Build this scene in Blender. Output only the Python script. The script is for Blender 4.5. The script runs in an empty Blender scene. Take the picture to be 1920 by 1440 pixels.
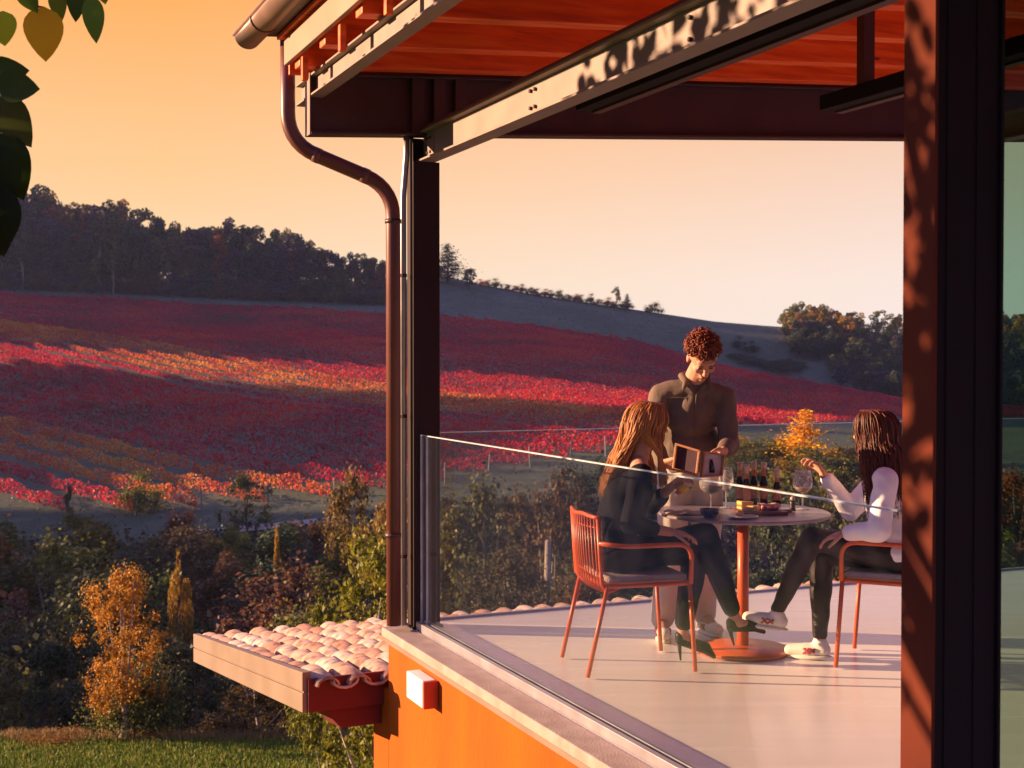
import bpy, bmesh, math, random
import numpy as np
from mathutils import Vector, Matrix, Quaternion

random.seed(7)
rng = np.random.default_rng(7)
R = math.radians
scene = bpy.context.scene
col = scene.collection

# ------------------------------------------------------------------ camera
EYE = 1.53
F = 2400.0
PITCH = R(1.074)
cam_d = bpy.data.cameras.new("camera")
cam = bpy.data.objects.new("camera", cam_d)
col.objects.link(cam)
cam.location = (0, 0, EYE)
cam.rotation_euler = (math.pi / 2 - PITCH, 0, 0)
cam_d.sensor_width = 36
cam_d.lens = 45.0
cam_d.clip_start = 0.05
cam_d.clip_end = 4000
cam_d.dof.use_dof = True
cam_d.dof.focus_distance = 6.7
cam_d.dof.aperture_fstop = 6.0
scene.camera = cam
scene.render.resolution_x = 1024
scene.render.resolution_y = 768

# ------------------------------------------------------------------ sun and sky
SUN_EL = R(12.3)
SUN_H = Vector((-0.993, 0.12, 0)).normalized()      # horizontal direction towards the sun
SUN_V = Vector((SUN_H.x * math.cos(SUN_EL), SUN_H.y * math.cos(SUN_EL), math.sin(SUN_EL)))
sun_d = bpy.data.lights.new("sun", 'SUN')
sun_d.energy = 5.0
sun_d.angle = R(0.5)
sun_d.color = (1.0, 0.62, 0.34)
sun = bpy.data.objects.new("sun", sun_d)
col.objects.link(sun)
sun.rotation_euler = (-SUN_V).to_track_quat('-Z', 'Y').to_euler()

world = bpy.data.worlds.new("World")
scene.world = world
world.use_nodes = True
wn, wl = world.node_tree.nodes, world.node_tree.links
wn.clear()
w_out = wn.new("ShaderNodeOutputWorld")
bg = wn.new("ShaderNodeBackground")
sky = wn.new("ShaderNodeTexSky")
sky.sky_type = 'NISHITA'
sky.sun_disc = False
sky.sun_elevation = SUN_EL
sky.sun_rotation = math.atan2(SUN_H.x, SUN_H.y)
tc = wn.new("ShaderNodeTexCoord")
sep = wn.new("ShaderNodeSeparateXYZ")
wl.new(tc.outputs['Generated'], sep.inputs[0])
def w_ramp(stops):
    r = wn.new("ShaderNodeValToRGB")
    el = r.color_ramp.elements
    while len(el) > 1:
        el.remove(el[0])
    el[0].position = stops[0][0]; el[0].color = (*stops[0][1], 1)
    for p, c in stops[1:]:
        e = el.new(p); e.color = (*c, 1)
    wl.new(sep.outputs['Z'], r.inputs[0])
    return r
left = w_ramp([(0.0, (0.98, 0.78, 0.60)), (0.06, (0.99, 0.74, 0.47)), (0.14, (1.02, 0.60, 0.27)), (0.27, (1.05, 0.42, 0.09)), (0.40, (0.95, 0.40, 0.15))])
right = w_ramp([(0.0, (0.95, 0.80, 0.74)), (0.06, (0.96, 0.79, 0.70)), (0.17, (0.92, 0.60, 0.42)), (0.27, (0.98, 0.50, 0.25)), (0.40, (0.90, 0.40, 0.22))])
mr = wn.new("ShaderNodeMapRange")
mr.inputs['From Min'].default_value = -0.25
mr.inputs['From Max'].default_value = 0.28
wl.new(sep.outputs['X'], mr.inputs['Value'])
mixlr = wn.new("ShaderNodeMix"); mixlr.data_type = 'RGBA'
wl.new(mr.outputs[0], mixlr.inputs['Factor'])
wl.new(left.outputs[0], mixlr.inputs[6]); wl.new(right.outputs[0], mixlr.inputs[7])
tint = wn.new("ShaderNodeMix"); tint.data_type = 'RGBA'; tint.blend_type = 'MULTIPLY'
tint.inputs['Factor'].default_value = 1.0
tint.inputs[7].default_value = (0.29, 0.25, 0.46, 1)     # strength of the physical sky, with a violet evening cast
wl.new(sky.outputs[0], tint.inputs[6])
mu = wn.new("ShaderNodeMapRange"); mu.interpolation_type = 'SMOOTHSTEP'
mu.inputs['From Min'].default_value = 0.30
mu.inputs['From Max'].default_value = 0.62
wl.new(sep.outputs['Z'], mu.inputs['Value'])
mixup = wn.new("ShaderNodeMix"); mixup.data_type = 'RGBA'
wl.new(mu.outputs[0], mixup.inputs['Factor'])
mb_ = wn.new("ShaderNodeMapRange"); mb_.interpolation_type = 'SMOOTHSTEP'
mb_.inputs['From Min'].default_value = 0.55
mb_.inputs['From Max'].default_value = -0.25
wl.new(sep.outputs['Y'], mb_.inputs['Value'])
mixb = wn.new("ShaderNodeMix"); mixb.data_type = 'RGBA'
wl.new(mb_.outputs[0], mixb.inputs['Factor'])
wl.new(mixlr.outputs[2], mixb.inputs[6]); mixb.inputs[7].default_value = (0.22, 0.20, 0.40, 1)     # dusky sky opposite the glow
wl.new(mixb.outputs[2], mixup.inputs[6]); wl.new(tint.outputs[2], mixup.inputs[7])
wl.new(mixup.outputs[2], bg.inputs['Color'])
bg.inputs['Strength'].default_value = 0.34
wl.new(bg.outputs[0], w_out.inputs['Surface'])

scene.view_settings.view_transform = 'Standard'
scene.view_settings.look = 'None'
scene.view_settings.exposure = 1.62
scene.view_settings.gamma = 1.0
scene.cycles.max_bounces = 8
scene.cycles.transparent_max_bounces = 16
scene.cycles.diffuse_bounces = 3
scene.cycles.glossy_bounces = 3
scene.cycles.transmission_bounces = 6
scene.cycles.use_denoising = True
scene.cycles.sample_clamp_indirect = 4.0

# ------------------------------------------------------------------ helpers
cp, sp_ = math.cos(PITCH), math.sin(PITCH)
def P(x, y, D):
    """world point seen at photo pixel x,y whose forward distance is D"""
    u = (x - 960) / F; v = (720 - y) / F
    dx, dy, dz = u, cp + v * sp_, -sp_ + v * cp
    k = D / dy
    return Vector((dx * k, D, EYE + dz * k))

O = Vector((-0.53, 7.30, 0))
A = Vector((0.403, -0.915, 0)).normalized()   # along the long glass towards the viewer
B = Vector((0.915, 0.403, 0)).normalized()    # along the far edge to the right
SL = 0.063                                    # roof pitch, rising along B
def fp(a, b, z):
    return O + A * a + B * b + Vector((0, 0, z))

def link(o, parent=None):
    col.objects.link(o)
    if parent: o.parent = parent
    return o
def tag(o, label, cat, group=None, kind=None):
    if label: o["label"] = label
    if cat: o["category"] = cat
    if group: o["group"] = group
    if kind: o["kind"] = kind
    return o
def thing(name, label, cat, loc=(0, 0, 0), rz=0, group=None):
    o = bpy.data.objects.new(name, None); o.empty_display_size = 0.2
    link(o); o.location = loc; o.rotation_euler = (0, 0, rz)
    return tag(o, label, cat, group)
def place(o, parent):
    """parent while keeping world placement (parent has only a location / z rotation)"""
    if parent:
        o.parent = parent
        m = Matrix.Translation(parent.location) @ parent.rotation_euler.to_matrix().to_4x4()
        o.matrix_parent_inverse = m.inverted()
    return o

class MB:
    def __init__(s): s.bm = bmesh.new()
    def hexa(s, pts):
        v = [s.bm.verts.new(p) for p in pts]
        for f in ((0, 3, 2, 1), (4, 5, 6, 7), (0, 1, 5, 4), (1, 2, 6, 5), (2, 3, 7, 6), (3, 0, 4, 7)):
            s.bm.faces.new([v[i] for i in f])
        return s
    def abox(s, a0, a1, b0, b1, z0, z1, sl=0.0):
        q = []
        for z in (z0, z1):
            for a, b in ((a0, b0), (a0, b1), (a1, b1), (a1, b0)):
                q.append(fp(a, b, z + sl * b))
        return s.hexa(q)
    def box(s, c, sx, sy, sz, m=None):
        q = []
        for z in (-1, 1):
            for x, y in ((-1, -1), (1, -1), (1, 1), (-1, 1)):
                p = Vector((x * sx / 2, y * sy / 2, z * sz / 2))
                if m: p = m @ p
                q.append(Vector(c) + p)
        return s.hexa(q)
    def tube(s, path, r, n=10, caps=True, close=False):
        path = [Vector(p) for p in path]
        rs = r if isinstance(r, (list, tuple)) else [r] * len(path)
        rings = []
        nrm = None
        L = len(path)
        for i, p in enumerate(path):
            if close: t = (path[(i + 1) % L] - path[i - 1])
            else: t = (path[min(i + 1, L - 1)] - path[max(i - 1, 0)])
            t = t.normalized() if t.length > 1e-9 else Vector((0, 0, 1))
            if nrm is None:
                nrm = t.orthogonal().normalized()
            else:
                nrm = (nrm - t * nrm.dot(t))
                nrm = nrm.normalized() if nrm.length > 1e-6 else t.orthogonal().normalized()
            bi = t.cross(nrm)
            ring = [s.bm.verts.new(p + (nrm * math.cos(2 * math.pi * k / n) + bi * math.sin(2 * math.pi * k / n)) * rs[i]) for k in range(n)]
            rings.append(ring)
        m = L if close else L - 1
        for i in range(m):
            a, b = rings[i], rings[(i + 1) % L]
            for k in range(n):
                s.bm.faces.new((a[k], a[(k + 1) % n], b[(k + 1) % n], b[k]))
        if caps and not close:
            s.bm.faces.new(rings[0][::-1]); s.bm.faces.new(rings[-1])
        return s
    def lathe(s, c, prof, n=24):
        """prof: (r,z) list, closed at r=0 ends by itself"""
        c = Vector(c); rings = []
        for r, z in prof:
            if r < 1e-6: rings.append([s.bm.verts.new(c + Vector((0, 0, z)))])
            else: rings.append([s.bm.verts.new(c + Vector((r * math.cos(2 * math.pi * k / n), r * math.sin(2 * math.pi * k / n), z))) for k in range(n)])
        for a, b in zip(rings, rings[1:]):
            for k in range(n):
                k2 = (k + 1) % n
                if len(a) == 1 and len(b) == 1: continue
                if len(a) == 1: s.bm.faces.new((a[0], b[k2], b[k]))
                elif len(b) == 1: s.bm.faces.new((a[k], a[k2], b[0]))
                else: s.bm.faces.new((a[k], a[k2], b[k2], b[k]))
        return s
    def ell(s, c, rad, m=None, seg=16, rings=10):
        mat = Matrix.Translation(c) @ (m.to_4x4() if m else Matrix.Identity(4)) @ Matrix.Diagonal((*rad, 1))
        bmesh.ops.create_uvsphere(s.bm, u_segments=seg, v_segments=rings, radius=1, matrix=mat)
        return s
    def cap(s, p1, r1, p2, r2, n=14):
        """tapered capsule (for joining into one skin)"""
        p1, p2 = Vector(p1), Vector(p2)
        d = p2 - p1
        if d.length < 1e-6: return s.ell(p1, (r1,) * 3)
        t = d.normalized(); path, rs = [], []
        for k in range(5):
            an = -math.pi / 2 + k * math.pi / 8
            path.append(p1 + t * r1 * math.sin(an)); rs.append(max(r1 * math.cos(an), r1 * 0.03))
        for k in range(5):
            an = k * math.pi / 8
            path.append(p2 + t * r2 * math.sin(an)); rs.append(max(r2 * math.cos(an), r2 * 0.03))
        return s.tube(path, rs, n)
    def build(s, name, mat, parent=None, smooth=False, bevel=0.0):
        bmesh.ops.recalc_face_normals(s.bm, faces=s.bm.faces)
        me = bpy.data.meshes.new(name)
        s.bm.to_mesh(me); s.bm.free()
        if smooth:
            me.polygons.foreach_set("use_smooth", [True] * len(me.polygons))
        o = bpy.data.objects.new(name, me)
        if mat: me.materials.append(mat)
        link(o); place(o, parent)
        if bevel:
            b = o.modifiers.new("bevel", 'BEVEL'); b.width = bevel; b.segments = 2; b.limit_method = 'ANGLE'; b.angle_limit = R(40)
        return o
    def skin(s, name, mat, parent=None, voxel=0.006, smooth=3, disp=None):
        """fuse everything into one continuous surface and bake it"""
        o = s.build(name + "_tmp", None)
        m = o.modifiers.new("r", 'REMESH'); m.mode = 'VOXEL'; m.voxel_size = voxel; m.use_smooth_shade = True
        if smooth:
            q = o.modifiers.new("s", 'SMOOTH'); q.factor = 0.5; q.iterations = smooth
        dg = bpy.context.evaluated_depsgraph_get()
        me = bpy.data.meshes.new_from_object(o.evaluated_get(dg))
        bpy.data.objects.remove(o)
        if disp:
            n = len(me.vertices); co = np.empty(n * 3, np.float32); me.vertices.foreach_get("co", co)
            nn = np.empty(n * 3, np.float32); me.vertices.foreach_get("normal", nn)
            co = co.reshape(-1, 3); nn = nn.reshape(-1, 3)
            co = co + nn * disp(co)[:, None]
            me.vertices.foreach_set("co", co.ravel()); me.update()
        me.name = name
        me.polygons.foreach_set("use_smooth", [True] * len(me.polygons))
        if mat: me.materials.append(mat)
        r = bpy.data.objects.new(name, me); link(r); place(r, parent)
        return r

def quads_mesh(name, V, mat=None):
    """V: (N,4,3) array of quads"""
    n = len(V); me = bpy.data.meshes.new(name)
    me.vertices.add(4 * n); me.vertices.foreach_set("co", V.astype(np.float32).ravel())
    me.loops.add(4 * n); me.loops.foreach_set("vertex_index", np.arange(4 * n, dtype=np.int32))
    me.polygons.add(n)
    me.polygons.foreach_set("loop_start", np.arange(0, 4 * n, 4, dtype=np.int32))
    me.polygons.foreach_set("loop_total", np.full(n, 4, np.int32))
    me.update(calc_edges=True)
    if mat: me.materials.append(mat)
    return me
def leaf_quads(C, size, outward=None, flat=0.0, aspect=0.7):
    """random leaf shaped (kite) quads at centres C"""
    n = len(C)
    d = rng.normal(size=(n, 3))
    if outward is not None: d = d * 0.9 + outward * 1.0
    d[:, 2] += flat
    d /= np.linalg.norm(d, axis=1, keepdims=True) + 1e-9
    t = rng.normal(size=(n, 3)); t -= d * np.sum(t * d, axis=1, keepdims=True)
    t /= np.linalg.norm(t, axis=1, keepdims=True) + 1e-9
    b = np.cross(d, t)
    s = (np.asarray(size) * rng.uniform(0.6, 1.35, n))[:, None]
    bend = d * s * rng.uniform(-0.25, 0.25, (n, 1))
    return np.stack([C - t * s * .5, C + b * s * .5 * aspect + bend, C + t * s * .5, C - b * s * .5 * aspect + bend], axis=1)

# ------------------------------------------------------------------ materials
def new_mat(name):
    m = bpy.data.materials.new(name); m.use_nodes = True
    nt = m.node_tree; nt.nodes.clear()
    out = nt.nodes.new("ShaderNodeOutputMaterial")
    return m, nt.nodes, nt.links, out
def ramp(nodes, stops, interp='LINEAR'):
    r = nodes.new("ShaderNodeValToRGB"); el = r.color_ramp.elements; r.color_ramp.interpolation = interp
    while len(el) > 1: el.remove(el[0])
    el[0].position = stops[0][0]; el[0].color = (*stops[0][1], 1)
    for p, c in stops[1:]:
        e = el.new(p); e.color = (*c, 1)
    return r
def pmat(name, c1, c2=None, rough=0.5, metal=0.0, scale=8, bump=0.0, bscale=40, stretch=(1, 1, 1), spec=0.5, coat=0, r2=None, detail=6):
    m, N, L, out = new_mat(name)
    p = N.new("ShaderNodeBsdfPrincipled"); L.new(p.outputs[0], out.inputs[0])
    p.inputs['Metallic'].default_value = metal
    p.inputs['Specular IOR Level'].default_value = spec
    p.inputs['Coat Weight'].default_value = coat
    c2 = c2 or tuple(x * 0.7 for x in c1)
    t = N.new("ShaderNodeTexCoord"); mp = N.new("ShaderNodeMapping"); mp.inputs['Scale'].default_value = stretch
    L.new(t.outputs['Object'], mp.inputs[0])
    nz = N.new("ShaderNodeTexNoise"); nz.inputs['Scale'].default_value = scale; nz.inputs['Detail'].default_value = detail
    L.new(mp.outputs[0], nz.inputs[0])
    r = ramp(N, [(0.32, c2), (0.68, c1)]); L.new(nz.outputs[0], r.inputs[0]); L.new(r.outputs[0], p.inputs['Base Color'])
    mr = N.new("ShaderNodeMapRange"); mr.inputs['To Min'].default_value = max(0.03, rough - 0.1); mr.inputs['To Max'].default_value = min(1, (r2 or rough) + 0.12)
    L.new(nz.outputs[0], mr.inputs['Value']); L.new(mr.outputs[0], p.inputs['Roughness'])
    if bump:
        n2 = N.new("ShaderNodeTexNoise"); n2.inputs['Scale'].default_value = bscale; n2.inputs['Detail'].default_value = 5
        L.new(mp.outputs[0], n2.inputs[0])
        b = N.new("ShaderNodeBump"); b.inputs['Strength'].default_value = bump; b.inputs['Distance'].default_value = 0.01
        L.new(n2.outputs[0], b.inputs['Height']); L.new(b.outputs[0], p.inputs['Normal'])
    return m
def leaf_mat(name, stops, use_obj=True, trans=0.35, noise=0.0, pos_noise=0.0):
    """foliage: colour from the object's own colour, varied leaf by leaf"""
    m, N, L, out = new_mat(name)
    geo = N.new("ShaderNodeNewGeometry")
    r = ramp(N, stops); 
    if pos_noise:
        nz = N.new("ShaderNodeTexNoise"); nz.inputs['Scale'].default_value = pos_noise; nz.inputs['Detail'].default_value = 5
        L.new(geo.outputs['Position'], nz.inputs[0])
        ad = N.new("ShaderNodeMath"); ad.operation = 'MULTIPLY_ADD'; ad.inputs[1].default_value = 0.32; 
        L.new(geo.outputs['Random Per Island'], ad.inputs[0]); 
        sb = N.new("ShaderNodeMath"); sb.operation = 'SUBTRACT'; sb.inputs[1].default_value = 0.16
        L.new(nz.outputs[0], sb.inputs[0]); L.new(sb.outputs[0], ad.inputs[2])
        L.new(ad.outputs[0], r.inputs[0])
    else:
        L.new(geo.outputs['Random Per Island'], r.inputs[0])
    c = r.outputs[0]
    if use_obj:
        oi = N.new("ShaderNodeObjectInfo"); mx = N.new("ShaderNodeMix"); mx.data_type = 'RGBA'; mx.blend_type = 'MULTIPLY'; mx.inputs['Factor'].default_value = 1
        L.new(c, mx.inputs[6]); L.new(oi.outputs['Color'], mx.inputs[7]); c = mx.outputs[2]
    d = N.new("ShaderNodeBsdfPrincipled"); d.inputs['Roughness'].default_value = 0.55; d.inputs['Specular IOR Level'].default_value = 0.25
    tr = N.new("ShaderNodeBsdfTranslucent"); ms = N.new("ShaderNodeMixShader"); ms.inputs[0].default_value = trans
    L.new(c, d.inputs['Base Color']); L.new(c, tr.inputs[0]); L.new(d.outputs[0], ms.inputs[1]); L.new(tr.outputs[0], ms.inputs[2]); L.new(ms.outputs[0], out.inputs[0])
    return m
def glass_mat(name, tintc=(0.93, 0.97, 0.97), refl=1.0, milk=0.0, milkc=(0.5, 0.5, 0.6)):
    m, N, L, out = new_mat(name)
    tr = N.new("ShaderNodeBsdfTransparent"); tr.inputs[0].default_value = (*tintc, 1)
    gl = N.new("ShaderNodeBsdfGlossy"); gl.inputs['Roughness'].default_value = 0.02
    fr = N.new("ShaderNodeLayerWeight"); fr.inputs[0].default_value = 0.16
    ml = N.new("ShaderNodeMath"); ml.operation = 'MULTIPLY'; ml.inputs[1].default_value = refl
    L.new(fr.outputs[0], ml.inputs[0])
    mx = N.new("ShaderNodeMixShader"); L.new(ml.outputs[0], mx.inputs[0]); L.new(tr.outputs[0], mx.inputs[1]); L.new(gl.outputs[0], mx.inputs[2])
    if milk:
        df = N.new("ShaderNodeBsdfDiffuse"); df.inputs[0].default_value = (*milkc, 1)
        m2 = N.new("ShaderNodeMixShader"); m2.inputs[0].default_value = milk
        L.new(mx.outputs[0], m2.inputs[1]); L.new(df.outputs[0], m2.inputs[2]); L.new(m2.outputs[0], out.inputs[0])
    else: L.new(mx.outputs[0], out.inputs[0])
    return m

M = {}
M['steel_dark'] = pmat("dark_brown_steel", (0.075, 0.028, 0.030), (0.055, 0.020, 0.024), 0.45, 0.1, 5, 0.05, 200)
M['steel_post'] = pmat('dark_post_steel', (0.030, 0.010, 0.012), (0.022, 0.008, 0.010), 0.6, 0.0, 5, spec=0.25)
M['steel_pillar'] = pmat('rusty_brown_pillar_steel', (0.115, 0.026, 0.013), (0.085, 0.019, 0.011), 0.8, 0.0, 3, 0.05, 40, spec=0.08)
M['steel_black'] = pmat("black_steel", (0.010, 0.006, 0.008), (0.006, 0.004, 0.006), 0.7, 0.0, 5, spec=0.15)
M['steel_tan'] = pmat("painted_beam_steel", (0.25, 0.18, 0.165), (0.21, 0.15, 0.14), 0.5, 0.0, 6, 0.05, 120)
M['pipe'] = pmat("brown_pipe_metal", (0.15, 0.040, 0.032), (0.12, 0.032, 0.028), 0.42, 0.0, 4)
M['gutter'] = pmat("gutter_metal", (0.26, 0.16, 0.13), (0.2, 0.12, 0.10), 0.4, 0.2, 5)
M['grey_metal'] = pmat("grey_metal", (0.42, 0.40, 0.44), (0.34, 0.32, 0.36), 0.35, 0.6, 6)
M['plaster'] = pmat("orange_plaster", (0.50, 0.098, 0.002), (0.36, 0.060, 0.002), 0.85, 0, 2.2, 0.5, 60, (1, 1, 0.3), spec=0.2, detail=10)
M['coping'] = pmat("stone_coping", (0.40, 0.30, 0.26), (0.30, 0.21, 0.18), 0.8, 0, 9, 0.3, 120)
M['fascia'] = pmat("tan_fascia_metal", (0.24, 0.165, 0.125), (0.21, 0.145, 0.11), 0.5, 0.1, 3)
M['redwood'] = pmat("dark_red_board", (0.15, 0.008, 0.008), (0.11, 0.006, 0.006), 0.8, 0, 6, 0.1, 60, (1, 1, 5))
M['chair'] = pmat("orange_powder_coat", (0.62, 0.10, 0.025), (0.55, 0.085, 0.02), 0.38, 0.0, 10)
M['cushion'] = pmat("beige_cushion", (0.42, 0.31, 0.27), (0.34, 0.24, 0.21), 0.9, 0, 30, 0.3, 200)
M['tabletop'] = pmat("table_top_laminate", (0.34, 0.24, 0.27), (0.28, 0.20, 0.23), 0.35, 0, 6)
M['white'] = pmat("white_plastic", (0.85, 0.83, 0.80), (0.78, 0.76, 0.74), 0.4)
M['shaded_red'] = pmat("red_shaded_side", (0.50, 0.05, 0.02), (0.42, 0.04, 0.02), 0.5)
M['skin'] = pmat("skin", (0.58, 0.29, 0.20), (0.48, 0.21, 0.14), 0.6, 0, 26, 0.15, 220, spec=0.3)
M['lips'] = pmat("lips", (0.40, 0.10, 0.08), None, 0.4)
M['eye_dark'] = pmat("eye_dark", (0.03, 0.02, 0.02), None, 0.3)
M['brow'] = pmat("brow_hair", (0.06, 0.02, 0.01), None, 0.7)
M['black_cloth'] = pmat("black_cloth", (0.012, 0.010, 0.016), (0.008, 0.007, 0.011), 0.9, 0, 12, 0.5, 30, spec=0.12)
M['black_trouser'] = pmat("black_trouser_cloth", (0.013, 0.010, 0.017), (0.008, 0.007, 0.011), 0.85, 0, 9, 0.5, 22, spec=0.15)
M['legging'] = pmat("dark_leather_legging", (0.028, 0.016, 0.017), (0.016, 0.010, 0.012), 0.48, 0, 10, 0.6, 16, spec=0.3)
M['blouse'] = pmat("white_blouse_cloth", (0.90, 0.83, 0.86), (0.82, 0.74, 0.80), 0.8, 0, 10, 0.7, 14)
M['shirt'] = pmat("brown_overshirt_cloth", (0.155, 0.108, 0.085), (0.12, 0.082, 0.066), 0.9, 0, 10, 0.8, 13)
M['cream_cloth'] = pmat("cream_trouser_cloth", (0.72, 0.60, 0.47), (0.62, 0.50, 0.38), 0.85, 0, 8, 0.6, 16)
M['shoe_white'] = pmat("white_sneaker", (0.78, 0.70, 0.58), (0.70, 0.62, 0.5), 0.55)
M['shoe_red'] = pmat("red_trim", (0.55, 0.03, 0.03), None, 0.5)
M['shoe_tan'] = pmat("tan_shoe", (0.35, 0.25, 0.18), None, 0.6)
M['shoe_black'] = pmat("black_pump", (0.006, 0.005, 0.008), None, 0.4, spec=0.2)
M['box_wood'] = pmat("pale_wood", (0.50, 0.22, 0.10), (0.38, 0.15, 0.07), 0.5, 0, 12, 0.1, 60, (1, 1, 6))
M['box_dark'] = pmat("dark_velvet", (0.045, 0.022, 0.04), (0.09, 0.03, 0.04), 0.6, 0, 22)
M['box_light'] = pmat("pale_lining", (0.60, 0.45, 0.47), (0.42, 0.30, 0.33), 0.6, 0, 25)
M['bottle'] = pmat("dark_bottle_glass", (0.010, 0.010, 0.022), None, 0.12)
M['capsule'] = pmat("cream_capsule", (0.74, 0.55, 0.42), (0.62, 0.42, 0.32), 0.5, 0, 30)
M['label_red'] = pmat("rust_label", (0.45, 0.11, 0.06), (0.6, 0.3, 0.15), 0.6, 0, 60)
M['board'] = pmat("board_wood", (0.17, 0.05, 0.04), (0.10, 0.03, 0.03), 0.5, 0, 10, 0.1, 60, (1, 8, 1))
M['cheese'] = pmat("cheese", (0.85, 0.50, 0.12), (0.80, 0.42, 0.10), 0.5)
M['ham'] = pmat("cured_ham", (0.60, 0.12, 0.09), (0.75, 0.38, 0.30), 0.5, 0, 60)
M['bread'] = pmat("bread", (0.68, 0.42, 0.22), (0.5, 0.25, 0.1), 0.8, 0, 30, 0.3, 80)
M['blue'] = pmat("dark_blue_glaze", (0.015, 0.018, 0.10), None, 0.25)
M['porcelain'] = pmat("porcelain", (0.70, 0.70, 0.76), None, 0.2)
M['napkin'] = pmat("linen_napkin", (0.62, 0.42, 0.33), (0.5, 0.33, 0.26), 0.9, 0, 20, 0.4, 60)
M['yellow'] = pmat("yellow_fruit", (0.90, 0.58, 0.01), (0.85, 0.45, 0.01), 0.4)
M['redrind'] = pmat("red_fruit", (0.75, 0.05, 0.01), None, 0.4)
M['wine_red'] = pmat("red_wine", (0.12, 0.01, 0.02), None, 0.1)
M['wine_pink'] = pmat("amber_wine", (0.72, 0.28, 0.10), None, 0.1)
M['bark'] = pmat("bark", (0.17, 0.12, 0.09), (0.09, 0.06, 0.05), 0.9, 0, 12, 0.8, 30, (1, 1, 0.2))
M['bark_pale'] = pmat("pale_bark", (0.42, 0.32, 0.22), (0.26, 0.19, 0.13), 0.9, 0, 8, 0.8, 30, (1, 1, 0.3))
M['post_wood'] = pmat("weathered_post", (0.22, 0.19, 0.18), None, 0.9)
M['glass'] = glass_mat("railing_glass", (0.965, 0.98, 0.985), 0.32, 0.004, (0.50, 0.52, 0.75))
M['glass_edge'] = pmat("glass_edge", (0.55, 0.60, 0.62), None, 0.25)
M['green_glass'] = glass_mat("green_tinted_glass", (0.47, 0.62, 0.55), 0.5, 0.0)
M['wineglass'] = glass_mat("wine_glass", (0.95, 0.95, 0.96), 2.0, 0.20, (0.9, 0.85, 0.85))
M['foliage'] = leaf_mat("foliage", [(0.0, (0.35, 0.35, 0.4)), (0.5, (0.85, 0.85, 0.85)), (1.0, (1.5, 1.4, 1.1))])
M['vine'] = leaf_mat("vine_leaves", [(0.14, (0.085, 0.085, 0.040)), (0.28, (0.20, 0.070, 0.050)), (0.38, (0.36, 0.030, 0.060)), (0.50, (0.52, 0.026, 0.060)), (0.62, (0.68, 0.040, 0.045)), (0.74, (0.60, 0.10, 0.04))], use_obj=False, trans=0.45, pos_noise=0.055)

M['vine_gold_lit'] = leaf_mat('golden_sunlit_vine_leaves', [(0.14, (0.12, 0.12, 0.04)), (0.32, (0.42, 0.06, 0.04)), (0.46, (0.62, 0.11, 0.04)), (0.60, (0.70, 0.24, 0.04)), (0.74, (0.66, 0.36, 0.06))], use_obj=False, trans=0.45, pos_noise=0.09)  # golden leaves, with the light of the sunlit strips put into the colour
def wood_mat():
    m, N, L, out = new_mat("orange_larch")
    p = N.new("ShaderNodeBsdfPrincipled"); L.new(p.outputs[0], out.inputs[0])
    p.inputs['Roughness'].default_value = 0.5
    t = N.new("ShaderNodeTexCoord"); mp = N.new("ShaderNodeMapping")
    mp.inputs['Rotation'].default_value = (0, 0, -math.atan2(B.y, B.x))
    L.new(t.outputs['Object'], mp.inputs[0])
    st = N.new("ShaderNodeMapping"); st.inputs['Scale'].default_value = (0.7, 9, 9); L.new(mp.outputs[0], st.inputs[0])
    nz = N.new("ShaderNodeTexNoise"); nz.inputs['Scale'].default_value = 3; nz.inputs['Detail'].default_value = 8; nz.inputs['Distortion'].default_value = 0.5
    L.new(st.outputs[0], nz.inputs[0])
    r = ramp(N, [(0.3, (0.58, 0.052, 0.005)), (0.5, (0.84, 0.095, 0.008)), (0.7, (0.92, 0.17, 0.02))]); L.new(nz.outputs[0], r.inputs[0])
    kn = N.new("ShaderNodeTexVoronoi"); kn.inputs['Scale'].default_value = 2.2
    s2 = N.new("ShaderNodeMapping"); s2.inputs['Scale'].default_value = (1, 3.2, 3.2); L.new(mp.outputs[0], s2.inputs[0]); L.new(s2.outputs[0], kn.inputs[0])
    kr = ramp(N, [(0.03, (0.10, 0.10, 0.10)), (0.085, (1, 1, 1))]); L.new(kn.outputs['Distance'], kr.inputs[0])
    mx = N.new("ShaderNodeMix"); mx.data_type = 'RGBA'; mx.blend_type = 'MULTIPLY'; mx.inputs['Factor'].default_value = 0.9
    L.new(r.outputs[0], mx.inputs[6]); L.new(kr.outputs[0], mx.inputs[7]); L.new(mx.outputs[2], p.inputs['Base Color'])
    return m
M['wood'] = wood_mat()

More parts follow.
